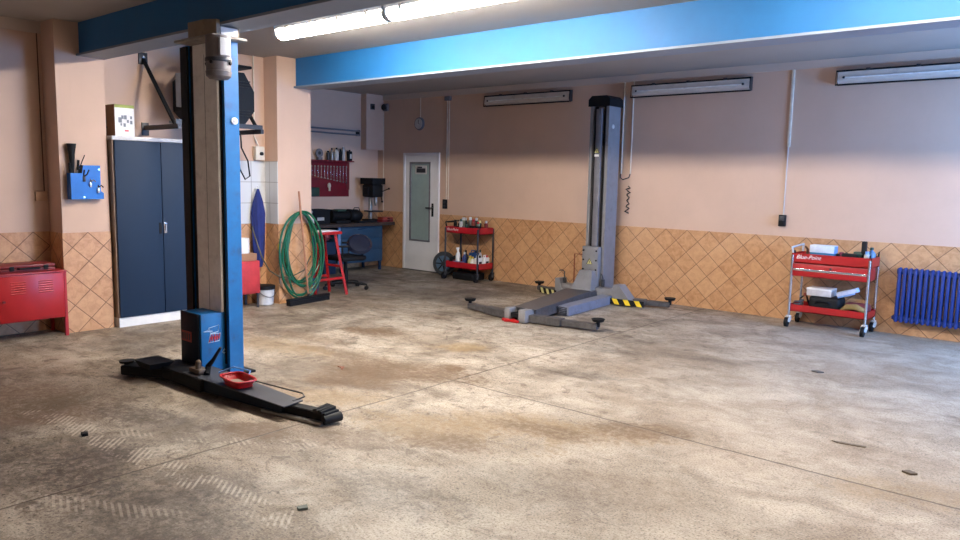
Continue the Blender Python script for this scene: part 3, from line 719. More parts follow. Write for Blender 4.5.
# ------------------------------------------------------------------ left wall: red cabinet and its case
t = thing('low_cabinet', 'low red metal cabinet on legs against the left wall at the left edge', 'cabinet', (-8.09, 2.36, 0))
x0, x1, y0, y1 = -8.29, -7.90, 1.75, 2.965
b = B().box(x0, x1, y0, y1, .19, .645, .003); body = b.build('body', RED, t)
for yy, xx in ((y0, x0), (y0, x1-.028), (y1-.028, x0), (y1-.028, x1-.028)):
    B().box(xx, xx+.03 if xx > -8 else xx+.028, yy, yy+.03, 0, .19).build('leg', RED, t)
B().box(x1-.002, x1+.004, y1-.022, y1, 0, .645).build('side_edge', RED, t)
B().box(x0-.005, x1+.012, y0, y1+.006, .645, .66, .003).build('top', mat('red_enamel_top', (160, 42, 44), .4, 0, .08, 5, .2), t)
for ya, yb in ((y0+.01, 2.352), (2.36, y1-.03)):
    dr = B().box(x1, x1+.016, ya, yb, .20, .638, .003)
    do = dr.build('door', RED, t)
    for g0 in (.18, .60):
        lv = B()
        for k in range(6):
            zz = .46+.022*k; yl = ya+(yb-ya)*g0; lv.hexa([(x1+.016, yl, zz), (x1+.016, yl+.13, zz), (x1+.016, yl+.13, zz+.012), (x1+.016, yl, zz+.012)], [(x1+.017, yl, zz), (x1+.017, yl+.13, zz), (x1+.020, yl+.13, zz+.006), (x1+.020, yl, zz+.006)])
        lv.build('louvre', RED, do)
    B().cyl((x1+.016, ya+.04, .40), (x1+.032, ya+.04, .40), .013, n=12).build('knob', DKRED, do)
t = thing('tool_case', 'dark red plastic tool case lying on the low red cabinet', 'case', (-8.08, 2.62, .66))
B().box(-8.22, -7.94, 2.39, 2.885, .66, .70, .012).build('lower_shell', DKRED, t)
B().box(-8.22, -7.94, 2.39, 2.885, .702, .735, .012).build('lid', DKRED, t)
q = B().tube([(-7.94, 2.55, .70), (-7.915, 2.56, .70), (-7.915, 2.73, .70), (-7.94, 2.74, .70)], .010, 8); q.build('handle', BLACK, t)
for yy in (2.50, 2.80): B().box(-7.945, -7.932, yy-.02, yy+.02, .68, .725, .002).each('latch', BLACK, t)
t = thing('wall_cable', 'thin cable running down the left corner to the pale socket', 'cable', (-8.32, 2.93, 1.33))
B().tube([(-8.324, 2.955, 1.42), (-8.324, 2.955, 2.99)], .006, 8).build('cable', mat('cable_brown', (96, 72, 58), .6), t)
t = thing('wall_socket', 'pale socket on the left wall above the low red cabinet', 'socket', (-8.33, 2.89, 1.33))
B().box(-8.33, -8.295, 2.865, 2.97, 1.33, 1.43, .006).build('case', mat('aged_plastic', (196, 160, 132), .5), t); B().box(-8.295, -8.289, 2.88, 2.955, 1.345, 1.415, .003).build('flap', mat('aged_plastic', (196, 160, 132)), t)

# blue holder on the near pillar, with its tools
t = thing('tool_holder', 'bright blue steel tool holder on the front of the near pillar', 'tool holder', (-8.0, 3.22, 1.5))
hb = B().box(-8.0, -7.992, 3.05, 3.375, 1.36, 1.50).box(-8.0, -7.992, 3.16, 3.375, 1.50, 1.70).build('back_plate', BRIGHTB, t, smooth=False)
q = B().box(-7.992, -7.90, 3.05, 3.058, 1.36, 1.62).box(-7.992, -7.90, 3.152, 3.16, 1.36, 1.62).box(-7.908, -7.90, 3.058, 3.152, 1.36, 1.62).box(-7.992, -7.908, 3.058, 3.152, 1.36, 1.368); q.build('pocket', BRIGHTB, t, smooth=False)
q = B().prism([(3.16, 1.36), (3.375, 1.36), (3.375, 1.42), (3.16, 1.58)], 'x', -7.935, -7.928).box(-7.992, -7.935, 3.16, 3.375, 1.36, 1.367); q.build('front_plate', BRIGHTB, t, smooth=False)
B().cyl((-7.928, 3.10+.08, 1.38), (-7.922, 3.18, 1.38), .010, n=10).cyl((-7.992, 3.36, 1.66), (-7.985, 3.36, 1.66), .008, n=10).each('screw', CHROME, t)
t = thing('funnel', 'black long-necked funnel standing upside in the blue holder on the near pillar', 'funnel', (-7.955, 3.09, 1.37))
B().lathe((-7.955, 3.09, 0), [(.018, 1.37), (.018, 1.66), (.022, 1.70), (.028, 1.80), (.040, 1.88), (.044, 1.91), (.034, 1.91), (.012, 1.75)], 16).build('body', BLACK, t)
for k, (yy, zz, tilt) in enumerate(((3.075, 1.72, -.02), (3.115, 1.75, .03), (3.13, 1.70, .05), (3.14, 1.66, .02))):
    xx = -7.925-.012*k
    t = thing('screwdriver', 'black-handled screwdriver bunched in the blue holder on the near pillar', 'screwdriver', (xx, yy, 1.37), 0, 'screwdrivers in the blue holder')
    B().tube([(xx, yy, 1.37), (xx, yy+tilt*.6, zz-.10)], .004, 6).build('shaft', STEEL, t)
    B().tube([(xx, yy+tilt*.6, zz-.10), (xx, yy+tilt*.7, zz-.08), (xx, yy+tilt, zz)], [.010, .014, .012], 8).build('grip', BLACK, t)
t = thing('scriber', 'thin dark rod leaning out of the blue holder on the near pillar', 'rod', (-7.93, 3.10, 1.37))
B().tube([(-7.935, 3.125, 1.37), (-7.935, 3.145, 1.66), (-7.935, 3.205, 1.80)], .005, 6).build('shaft', BLACKM, t)
for k, (yy, zz, ln, lab) in enumerate(((3.185, 1.585, .0, 'dark pliers hanging highest on the sloping edge of the blue holder'), (3.245, 1.53, 0, 'chrome pliers in the middle of the sloping edge of the blue holder'), (3.32, 1.475, 0, 'chrome pliers with black grips, lowest on the sloping edge of the blue holder'))):
    t = thing('pliers', lab, 'pliers', (-7.926, yy, zz-.09))
    for s_ in (-1, 1):
        B().tube([(-7.92, yy, zz), (-7.905, yy+s_*.016+.008, zz+.025), (-7.90, yy+s_*.022+.02, zz+(.07 if k < 1 else .005))], .007, 8).build('grip', BLACK if k != 1 else CHROME, t)
    B().box(-7.927, -7.912, yy-.012, yy+.012, zz-.05, zz+.008, .003).build('jaws', DKGREY if k == 0 else CHROME, t)

# tall navy cabinet
t = thing('steel_cupboard', 'tall navy blue two-door metal cupboard between the near pillar and the blue lift', 'cupboard', (-8.12, 3.97, 0))
x0, x1, y0, y1 = -8.32, -7.93, 3.475, 4.46
SIDE = mat('cupboard_beige_side', (150, 130, 112), .5)
B().box(x0, x1, y0, y1, .10, 1.97, .003).build('carcass', SIDE, t)
B().box(x0, x1+.012, y0, y1, 1.97, 2.01, .003).build('top', mat('cupboard_top_white', (212, 208, 208), .45), t)
B().box(x0, x1+.010, y0+.004, y1, 0, .10).build('plinth', WHITE, t)
for k, (ya, yb) in enumerate(((y0+.014, 3.977), (3.983, y1-.01))):
    do = B().box(x1, x1+.022, ya, yb, .105, 1.965, .004).build('door', NAVY, t)
    if k == 0:
        B().box(x1+.022, x1+.026, 3.935, 3.965, .98, 1.10, .002).build('lock_plate', BLACK, do)
    else:
        q = B().box(x1+.022, x1+.027, 3.992, 4.024, .985, 1.105, .002).bar((x1+.03, 4.008, 1.01), (x1+.04, 4.008, 1.09), .016, .014, .003); q.build('handle', CHROME, do)
t = thing('carton', 'white and brown printed carton standing on the navy cupboard', 'carton', (-8.11, 3.62, 2.0100))
B().box(-8.27, -7.945, 3.52, 3.725, 2.0100, 2.3300, .002).build('box_body', CARD, t)
B().box(-7.945, -7.9435, 3.522, 3.723, 2.0120, 2.3280).build('printed_front', mat('carton_white_print', (222, 220, 218), .5), t)
B().box(-7.9435, -7.9425, 3.522, 3.723, 2.3000, 2.3280).box(-8.27, -7.943, 3.52, 3.725, 2.3300, 2.3330).build('green_edge', mat('carton_green', (150, 160, 70), .6), t)
q = B()
for (yy, zz, r_) in ((3.575, 2.1750, .018), (3.60, 2.2050, .012), (3.63, 2.2050, .014), (3.655, 2.1650, .010), (3.69, 2.2050, .010), (3.69, 2.1550, .012), (3.62, 2.1250, .012), (3.585, 2.1300, .008)): q.box(-7.9434, -7.9422, yy-r_, yy+r_, zz-r_*1.5, zz+r_*1.5)
q.build('print_drawing', mat('print_grey', (120, 124, 130), .6), t)
B().box(-7.9434, -7.9422, 3.62, 3.66, 2.0600, 2.0750).build('print_red', LOGOR, t)
q = B().box(-8.20, -8.14, 3.5185, 3.52, 2.1450, 2.2050).box(-8.22, -8.12, 3.5185, 3.52, 2.0950, 2.1100); q.build('side_print', DKGREY, t)

# ------------------------------------------------------------------ black air heater on its brackets
for k, yy in enumerate((4.02, 5.02)):
    t = thing('wall_bracket', ('dark steel bracket with a diagonal tie on the wall above the navy cupboard', 'dark steel bracket behind the right side of the blue lift column')[k], 'bracket', (-8.33, yy, 2.12))
    B().bar((-8.33, yy, 2.13), (-7.56, yy, 2.13), .04, .05, .003).build('arm', DKGREY, t)
    B().bar((-8.32, yy, 2.88), (-7.66, yy, 2.16), .035, .03, .003).build('tie', BLACKM, t)
    B().box(-8.33, -8.315, yy-.05, yy+.05, 2.82, 2.95, .003).box(-8.33, -8.315, yy-.04, yy+.04, 2.05, 2.19, .003).each('wall_plate', DKGREY, t)
    B().cyl((-8.315, yy, 2.90), (-8.30, yy, 2.90), .014, n=8).each('bolt', CHROME, t)
solo(B().tube([(-8.322, 4.05, 2.95), (-8.322, 4.05, H)], .008, 8), 'conduit', CREAM, 'thin conduit between ceiling and bracket above the navy cupboard', 'conduit', (-8.322, 4.05, 2.95))
solo(B().bar((-7.62, 4.0, 2.18), (-7.62, 5.05, 2.18), .05, .05, .003), 'support_rail', DKGREY, 'dark steel rail lying across the two wall brackets', 'rail', (-7.62, 4.5, 2.155))
t = thing('air_compressor', 'black octagonal air unit on wall brackets behind the blue lift column', 'compressor', (-7.95, 4.6, 2.205))
oc = [(4.30, 2.33), (4.42, 2.205), (4.86, 2.205), (4.985, 2.36), (4.985, 2.58), (4.86, 2.78), (4.42, 2.78), (4.30, 2.66)]
un = B().prism(oc, 'x', -8.22, -7.66).build('drum', mat('compressor_navy_black', (14, 17, 24), .6, spec=.25), t)
q = B()
for zz in (2.30, 2.33, 2.36, 2.62, 2.65, 2.68): q.box(-7.66, -7.65, 4.36, 4.93, zz, zz+.012)
q.each('vent_slat', BLACK, un)
B().box(-8.10, -7.68, 4.35, 4.98, 2.835, 2.87, .015).build('top_cover', BLACKM, t)
B().box(-8.0, -7.8, 4.55, 4.8, 2.78, 2.835).build('neck', BLACK, t)
q = B().box(-7.95, -7.66, 4.19, 4.298, 2.36, 2.72, .008).build('control_box', mat('box_pale_grey', (176, 182, 184), .5), t)
B().box(-7.66, -7.652, 4.21, 4.28, 2.50, 2.56, .003).build('switch', mat('copper_brown', (150, 86, 52), .5), q)
B().tube([(-7.8, 4.22, 2.72), (-7.78, 4.20, 2.80), (-7.76, 4.24, 2.87), (-7.75, 4.34, 2.88)], .014, 8).build('cable', BLACK, t)
solo(B().bar((-7.80, 4.03, 2.18), (-7.66, 4.2, 2.18), .03, .03, .004), 'steel_offcut', STEEL, 'short steel offcut lying on the left wall bracket', 'offcut', (-7.73, 4.1, 2.165))
# cables and red gun hanging below
solo(B().tube([(-7.90, 4.85, 2.20), (-7.90, 4.95, 2.09), (-7.92, 4.97, 1.95), (-7.93, 5.06, 1.80), (-7.94, 5.09, 1.62), (-7.93, 5.02, 1.58), (-7.93, 4.95, 1.70), (-7.93, 4.93, 1.9)], .009, 8), 'air_hose', BLACKM,
     'black loop of air hose hanging right of the blue lift column', 'hose', (-7.92, 4.97, 1.9))
solo(B().tube([(-8.2, 4.93, 2.09), (-8.22, 4.92, 1.8), (-8.2, 4.99, 1.55), (-8.24, 4.93, 1.35), (-8.21, 4.98, 1.1), (-8.22, 4.95, .80), (-8.15, 4.95, .70)], .012, 8), 'power_cable', WHITE,
     'white cable dangling down the wall right of the blue lift column', 'cable', (-8.2, 4.93, 1.5))
t = thing('air_gun', 'red air gun hanging beside the blue lift column', 'air gun', (-7.88, 4.86, 1.90))
B().tube([(-7.88, 4.84, 2.205), (-7.88, 4.85, 1.98)], .006, 6).build('hook', CHROME, t); B().tube([(-7.88, 4.86, 1.99), (-7.88, 4.865, 1.9), (-7.88, 4.87, 1.74)], [.022, .026, .018], 10).build('grip', RED, t)
t = thing('isolator_switch', 'cream isolator box with black knob on the wall right of the blue lift column', 'switch', (-8.33, 5.46, 1.9))
B().box(-8.322, -8.25, 5.38, 5.51, 1.82, 1.99, .008).build('case', CREAM, t); B().cyl((-8.25, 5.455, 1.90), (-8.225, 5.455, 1.90), .022, n=14).build('knob', BLACK, t)
B().tube([(-8.29, 5.445, 1.99), (-8.29, 5.42, 2.05), (-8.31, 5.40, 2.1), (-8.31, 5.40, H)], .009, 8).build('feed_pipe', CREAM, t)
t = thing('work_coat', 'navy blue work coat hanging on the wall left of the green hose', 'coat', (-8.28, 5.42, .48))
B().tube([(-8.322, 5.40, 1.46), (-8.26, 5.40, 1.46), (-8.25, 5.40, 1.50)], .008, 8).build('hook', WHITE, t)
q = B().lathe((-8.255, 5.405, 0), [(.030, .47), (.048, .56), (.058, .80), (.062, 1.0), (.068, 1.15), (.050, 1.30), (.018, 1.43), (.010, 1.46)], 44, (0, 0, 1), .85, 1.25, lambda a, f: .16*math.sin(a*5+f*3)*(1-f*.7)+.10*math.sin(a*9+f*6))
q.build('cloth', CLOTHB, t)
# small red cabinet, things on it, bucket
t = thing('drawer_cabinet', 'small red metal cabinet on legs half hidden behind the blue lift column', 'cabinet', (-8.15, 4.9, 0))
B().box(-8.31, -8.0, 4.52, 5.245, .18, .585, .004).build('body', mat('faded_red', (190, 58, 62), .45), t)
for xx in (-8.30, -8.03):
    for yy in (4.53, 5.21): B().box(xx, xx+.02, yy, yy+.025, 0, .18).build('leg', DKGREY, t)
B().box(-8.0, -7.99, 4.54, 5.235, .195, .575, .003).build('door', mat('faded_red', (190, 58, 62)), t)
t = thing('paper_roll', 'white roll of wiping paper on the small red cabinet', 'paper roll', (-8.14, 5.09, .675))
B().lathe((-8.14, 5.09, 0), [(.02, .675), (.085, .675), (.088, .69), (.088, .85), (.085, .86), (.02, .86)], 24).build('paper', WHITE, t)
solo(B().box(-8.26, -8.02, 4.96, 5.22, .585, .675, .004), 'carton', CARD, 'open brown carton under the white paper roll on the small red cabinet', 'carton', (-8.14, 5.09, .585))
t = thing('bucket', 'white plastic bucket with a black rim on the floor left of the broom', 'bucket', (-8.13, 5.405, 0))
B().lathe((-8.13, 5.405, 0), [(.09, 0), (.10, .01), (.115, .235), (.105, .235), (.09, .02)], 28).build('body', mat('bucket_white', (206, 206, 206), .5), t)
B().lathe((-8.13, 5.405, 0), [(.119, .20), (.123, .205), (.123, .245), (.105, .25)], 28).build('rim', BLACK, t)
B().tube([(-8.13+.12*math.cos(a), 5.405+.12*math.sin(a), .205-.10*math.sin(PI*(k/10))) for k, a in enumerate([-PI/2+PI*j/10 for j in range(11)])], .004, 6).build('handle', DKGREY, t)

# green hose on the far pillar, broom
t = thing('garden_hose', 'coiled green hose hanging in long loops on the tiled front of the far pillar', 'hose', (-8.03, 5.84, .04))
q = B(); rr = random.Random(4)
pts = []; L = 7; M = 44
for k in range(L*M):
    a = 2*PI*k/M+PI/2; lp = k/M
    sw = .255+.07*math.sin(lp*2.3)+.02*math.sin(lp*7); hh = .50+.06*math.sin(lp*1.7+1)
    yc = 5.835+.035*math.sin(lp*1.3)
    zt = 1.17-.01*math.sin(lp*5)
    yy = yc+sw*math.cos(a)*(1-.12*math.sin(a)); zz = zt-hh+hh*math.sin(a)
    xx = -8.004+.075*abs(math.sin(lp*1.1+.4))+.012*math.sin(a*3+lp)
    pts.append((max(xx, -8.022), yy, max(zz, .03)))
q.tube(pts, .013, 7); q.build('hose_coil', GREEN, t)
q = B().tube([(-8.22, 5.285, 1.0), (-8.15, 5.285, .86), (-7.985, 5.27, .62), (-7.96, 5.36, .45), (-7.95, 5.5, .36), (-7.93, 5.65, .35), (-7.935, 5.86, .42), (-7.95, 5.98, .60)], .009, 8); q.build('thin_hose', mat('dark_hose', (70, 66, 48), .5), t)
q = B().cyl((-7.97, 5.50, .70), (-7.97, 5.51, .78), .017, n=10); q.build('brass_coupling', mat('brass', (196, 160, 70), .35, .7), t)
q = B().tube([(-8.042, 5.80, 1.15), (-7.93, 5.80, 1.15), (-7.92, 5.80, 1.19)], .012, 8); q.build('hanging_hook', STEEL, t)
t = thing('broom', 'wide black broom with a reddish wooden stick leaning on the far pillar', 'broom', (-7.87, 5.88, 0), 0)
bp_ = Vector((-7.87, 5.88, .07)); tp_ = Vector((-7.90, 5.765, 1.44))
B().tube([bp_, tp_], .013, 10).build('stick', WOOD, t)
rot = Matrix.Rotation(math.radians(8), 3, 'Z')
B().box(-7.905, -7.835, 5.52, 6.24, .055, .085, .006, 2, rot).build('head', BLACKM, t)
B().box(-7.905, -7.835, 5.53, 6.23, 0, .055, .0, 2, rot).build('bristles', BLACK, t)
B().cyl((-7.87, 5.88, .075), (-7.87, 5.876, .12), .02, .017, 12).each('socket', BLACK, t)

# ------------------------------------------------------------------ alcove: workbench and surroundings
t = thing('workbench', 'blue metal workbench with drawers along the alcove wall', 'workbench', (-10.12, 7.9, 0))
bx0, bx1 = -10.42, -9.86
B().box(bx0, bx1+.08, 6.35, 9.20, .79, .845, .006).build('worktop', DARKWOOD, t)
u = B().box(bx0+.05, bx1, 8.03, 8.97, .16, .79, .003).build('drawer_unit', BENCHB, t)
for k in range(3):
    zz = .175+k*.205
    dr = B().box(bx1, bx1+.012, 8.05, 8.95, zz, zz+.19, .003).build('drawer', BENCHB, t)
    B().box(bx1+.012, bx1+.022, 8.40, 8.60, zz+.15, zz+.165, .002).build('grip', NAVY, dr)
B().box(bx0+.05, bx1, 6.40, 7.50, .16, .79, .003).build('cupboard', BENCHB, t)
do = B().box(bx1, bx1+.012, 6.95, 7.48, .18, .77, .003).build('door', BENCHB, t); B().box(bx1+.012, bx1+.022, 7.02, 7.04, .5, .62, .002).build('grip', NAVY, do)
for yy in (6.42, 7.44, 8.05, 8.92):
    for xx in (bx0+.06, bx1-.06): B().box(xx, xx+.04, yy, yy+.04, 0, .16).build('leg', NAVY, t)
B().box(bx0+.05, bx0+.07, 7.50, 8.03, .1, .79).build('back_panel', NAVY, t)
B().box(bx1-.02, bx1, 7.98, 8.03, .16, .79).build('light_edge', mat('bench_light_edge', (110, 140, 180), .4), t)
# red tool panel with shelf
t = thing('pegboard', 'wine red pegboard with a shelf on the alcove wall', 'pegboard', (-10.44, 8.1, 1.28))
B().box(-10.44, -10.425, 7.15, 8.68, 1.28, 1.90, .003).build('panel', PEGRED, t)
B().box(-10.425, -10.30, 7.15, 8.70, 1.885, 1.905, .002).build('shelf', PEGRED, t)
rail = B().prism([(7.15, 1.70), (8.64, 1.555), (8.64, 1.535), (7.15, 1.68)], 'x', -10.425, -10.40).prism([(7.15, 1.80), (8.64, 1.80), (8.64, 1.785), (7.15, 1.785)], 'x', -10.425, -10.40); rail.build('tool_rail', DKRED, t)
B().box(-10.425, -10.41, 8.62, 8.68, 1.4, 1.88, .002).build('edge', DKRED, t)
sp0 = None
for k in range(13):
    yy = 7.78+k*.068; ln = .13+.012*k; zt = 1.80
    lab = 'chrome spanner hanging in the row on the wine red pegboard'
    q = B(); z1 = zt-ln
    q.box(-10.399, -10.393, yy-.006, yy+.006, z1, zt, .001).cyl((-10.40, yy, zt), (-10.392, yy, zt), .015, n=10)
    q.prism([(yy-.016, z1), (yy-.016, z1-.022), (yy-.006, z1-.012), (yy+.006, z1-.012), (yy+.016, z1-.022), (yy+.016, z1)], 'x', -10.399, -10.392)
    solo(q, 'spanner', CHROME, lab, 'spanner', (-10.40, yy, z1), 0, 'spanners on the red pegboard')
solo(B().ball((-10.395, 8.22, 1.47), .028, .03, .05).box(-10.41, -10.38, 8.215, 8.235, 1.38, 1.45), 'tape_roll', CREAM, 'cream handled tool hanging below the spanners on the red pegboard', 'tool', (-10.395, 8.22, 1.38))
solo(B().box(-10.424, -10.36, 7.80, 7.99, 1.29, 1.44, .01), 'tool_pouch', DGREEN, 'dark green pouch at the lower left of the red pegboard', 'pouch', (-10.39, 7.9, 1.29))
def bottle(x, y, z, r, hgt, m, cm, label, cat='bottle', spray=False, group=None, name='bottle'):
    t = thing(name, label, cat, (x, y, z), 0, group)
    B().lathe((x, y, 0), [(r*.9, z), (r, z+.01), (r, z+hgt*.62), (r*.75, z+hgt*.74), (r*.36, z+hgt*.82), (r*.34, z+hgt*.9)], 16).build('body', m, t)
    if spray:
        q = B().lathe((x, y, 0), [(r*.38, z+hgt*.88), (r*.38, z+hgt)], 10); q.bar((x-.005, y-.04, z+hgt*1.0), (x-.005, y+.03, z+hgt*1.0), .022, .03, .005); q.bar((x, y-.03, z+hgt*.97), (x, y-.02, z+hgt*.84), .008, .012); q.build('spray_head', cm, t)
    else: B().lathe((x, y, 0), [(r*.44, z+hgt*.86), (r*.44, z+hgt)], 12).build('cap', cm, t)
    return t
def can(x, y, z, r, hgt, m, cm, label, group=None, name='spray_can', cat='can'):
    t = thing(name, label, cat, (x, y, z), 0, group)
    B().lathe((x, y, 0), [(r*.92, z), (r, z+.006), (r, z+hgt*.78), (r*.6, z+hgt*.83)], 16).build('body', m, t); B().lathe((x, y, 0), [(r*.7, z+hgt*.8), (r*.66, z+hgt)], 14).build('cap', cm, t)
SZ = 1.905
t = thing('saw_blade', 'round grey disc leaning on the shelf of the red pegboard at its left end', 'disc', (-10.37, 7.99, SZ))
B().cyl((-10.375, 7.99, SZ+.115), (-10.36, 7.99, SZ+.115), .075, n=24).box(-10.40, -10.33, 7.95, 8.03, SZ, SZ+.045, .004).build('body', GASKET, t); B().cyl((-10.36, 7.99, SZ+.115), (-10.355, 7.99, SZ+.115), .03, n=16).build('hub', DKGREY, t)
can(-10.37, 8.18, SZ, .032, .16, DKGREY, BLACK, 'short dark grey can on the pegboard shelf, right of the round disc')
bottle(-10.37, 8.26, SZ, .035, .21, STEEL, BLACK, 'slim metal bottle with black cap on the pegboard shelf')
bottle(-10.37, 8.36, SZ, .042, .22, LGREY, BLACK, 'pale grey bottle with black cap in the middle of the pegboard shelf')
can(-10.37, 8.45, SZ, .030, .20, BLACK, BLACK, 'black can on the pegboard shelf right of the pale grey bottle')
can(-10.37, 8.51, SZ, .026, .235, LGREY, STEEL, 'tall thin pale can on the pegboard shelf')
t = thing('oil_can', 'dark box-shaped oil can with pale label at the right end of the pegboard shelf', 'oil can', (-10.37, 8.65, SZ))
B().box(-10.40, -10.34, 8.61, 8.69, SZ, SZ+.17, .008).build('body', BLACK, t); B().box(-10.34, -10.338, 8.635, 8.672, SZ+.04, SZ+.12).build('label', LGREY, t); B().cyl((-10.37, 8.65, SZ+.17), (-10.37, 8.65, SZ+.195), .016, n=10).build('cap', BLACK, t)
t = thing('towel_rail', 'grey double rail on the alcove wall above the red pegboard', 'rail', (-10.44, 8.2, 2.38))
B().tube([(-10.36, 7.3, 2.44), (-10.36, 8.88, 2.435)], .014, 8).tube([(-10.36, 7.3, 2.375), (-10.36, 8.88, 2.365)], .014, 8).build('bar', GASKET, t)
for yy in (7.5, 8.86): B().box(-10.44, -10.35, yy-.01, yy+.01, 2.35, 2.455).each('bracket', DKGREY, t)
# on the bench
WZ = .845
def crate(x0, x1, y0, y1, z0, h_, m, label):
    t = thing('crate', label, 'crate', ((x0+x1)/2, (y0+y1)/2, z0))
    e = .012; q = B()
    q.box(x0, x1, y0, y1, z0, z0+e).box(x0, x0+e, y0, y1, z0+e, z0+h_).box(x1-e, x1, y0, y1, z0+e, z0+h_).box(x0+e, x1-e, y0, y0+e, z0+e, z0+h_).box(x0+e, x1-e, y1-e, y1, z0+e, z0+h_)
    q.build('body', m, t, smooth=False)
    B().box(x0-.01, x1+.01, y0-.01, y1+.01, z0+h_-.03, z0+h_-.012).build('lip', m, t)
    return t
c_ = crate(-10.25, -9.95, 7.20, 7.88, WZ, .24, BLACK, 'black plastic crate with a pale label on the left of the workbench')
B().box(-9.95, -9.948, 7.62, 7.76, WZ+.06, WZ+.11).build('label', LGREY, c_)
t = thing('bench_grinder', 'dark grinder on the workbench right of the black crate', 'grinder', (-10.0, 8.12, WZ))
q = B().box(-10.12, -9.92, 8.0, 8.30, WZ, WZ+.05, .01); q.build('base', BLACK, t)
B().tube([(-10.02, 7.98, WZ+.13), (-10.02, 8.32, WZ+.13)], .075, 16).build('motor', BLACKM, t)
for yy in (7.93, 8.32): B().cyl((-10.02, yy, WZ+.13), (-10.02, yy+.05, WZ+.13), .105, n=22).build('guard', BLACKM, t)
B().box(-10.10, -9.96, 8.06, 8.24, WZ+.20, WZ+.235, .012).build('switch_cover', DGREEN, t)
t = thing('tool_bag', 'black soft tool bag on the workbench between crate and drill press', 'bag', (-10.16, 8.58, WZ))
q = B().ball((-10.16, 8.58, WZ+.11), .13, .17, .11).noise(.006, 2); q.build('body', BLACK, t); B().tube([(-10.1, 8.50, WZ+.19), (-10.1, 8.53, WZ+.25), (-10.1, 8.63, WZ+.25), (-10.1, 8.66, WZ+.19)], .008, 6).build('handle', BLACK, t)
solo(B().box(-9.97, -9.82, 8.40, 8.80, WZ, WZ+.035, .006), 'tool_tray', BLACKM, 'flat dark tray at the front edge of the workbench below the drill press', 'tray', (-9.9, 8.6, WZ))
# drill press
t = thing('drill_press', 'black bench drill press on the right end of the workbench', 'drill press', (-10.12, 8.97, WZ))
dx, dy = -10.12, 8.97
B().box(dx-.14, dx+.16, dy-.13, dy+.13, WZ, WZ+.04, .006).build('base', BLACKM, t)
B().cyl((dx-.06, dy, WZ+.04), (dx-.06, dy, WZ+.56), .036, n=18).build('column', STEEL, t)
B().box(dx-.10, dx+.15, dy-.12, dy+.12, WZ+.17, WZ+.195, .006).build('table', DKGREY, t)
hd = B().box(dx-.15, dx+.15, dy-.12, dy+.12, WZ+.43, WZ+.66, .03).build('head', BLACK, t)
B().prism([(dx-.16, dy-.15), (dx+.17, dy-.15), (dx+.21, dy), (dx+.17, dy+.15), (dx-.16, dy+.15)], 'z', WZ+.66, WZ+.77).build('belt_cover', BLACKM, t)
B().cyl((dx+.08, dy, WZ+.34), (dx+.08, dy, WZ+.43), .034, n=16).cyl((dx+.08, dy, WZ+.28), (dx+.08, dy, WZ+.34), .016, .028, 12).build('chuck', STEEL, t)
q = B()
for a in (.4, 2.5, 4.6): q.tube([(dx+.06, dy+.135, WZ+.52), (dx+.06+.17*math.cos(a), dy+.19, WZ+.52+.17*math.sin(a))], .009, 6).ball((dx+.06+.17*math.cos(a), dy+.19, WZ+.52+.17*math.sin(a)), .019)
q.cyl((dx+.06, dy+.12, WZ+.52), (dx+.06, dy+.15, WZ+.52), .034, n=12); q.build('feed_handle', BLACK, t)
B().box(dx-.08, dx+.05, dy-.155, dy-.12, WZ+.47, WZ+.60, .008).build('switch_box', BLACKM, hd)
for k, (a, c) in enumerate(((0, DKRED), (.045, mat('orange_red_box', (150, 62, 48), .5)))):
    t = thing('drill_case', ('lower dark red drill case on the workbench beside the drill press', 'upper dull orange drill case stacked beside the drill press')[k], 'case', (-9.87, 9.06, WZ+a))
    B().box(-9.945, -9.80, 8.92+.01*k, 9.18-.01*k, WZ+a, WZ+a+.043, .006).build('body', c, t); B().box(-9.80, -9.792, 9.03, 9.08, WZ+a+.012, WZ+a+.03).each('latch', BLACK, t)
solo(B().box(-10.42, -10.26, 7.96, 8.22, WZ, WZ+.12, .004), 'wood_offcut', mat('brick_red_wood', (150, 84, 66), .7), 'reddish wooden block at the back of the workbench between crate and grinder', 'block', (-10.34, 8.09, WZ))
# under the bench
t = thing('fire_extinguisher', 'red fire extinguisher standing in the gap under the workbench', 'fire extinguisher', (-9.98, 7.62, 0))
B().lathe((-9.98, 7.62, 0), [(.07, 0), (.075, .01), (.075, .42), (.055, .48), (.022, .51), (.022, .54)], 22).build('cylinder', mat('extinguisher_red', (206, 40, 36), .4), t); B().box(-10.0, -9.96, 7.57, 7.68, .54, .575, .006).build('valve', BLACK, t)
t = thing('cap', 'dusky pink round cap lying on a shelf box under the workbench', 'cap', (-10.05, 7.83, .54))
B().ball((-10.05, 7.83, .622), .11, .11, .075).build('shell', mat('dusky_pink', (140, 70, 76), .6), t); B().box(-10.0, -9.92, 7.75, 7.91, .60, .612, .004).build('peak', DKRED, t)
solo(B().box(-10.25, -9.90, 7.72, 7.96, 0, .545, .004), 'storage_box', NAVY, 'dark box standing in the gap under the workbench, right of the extinguisher', 'box', (-10.07, 7.84, 0))
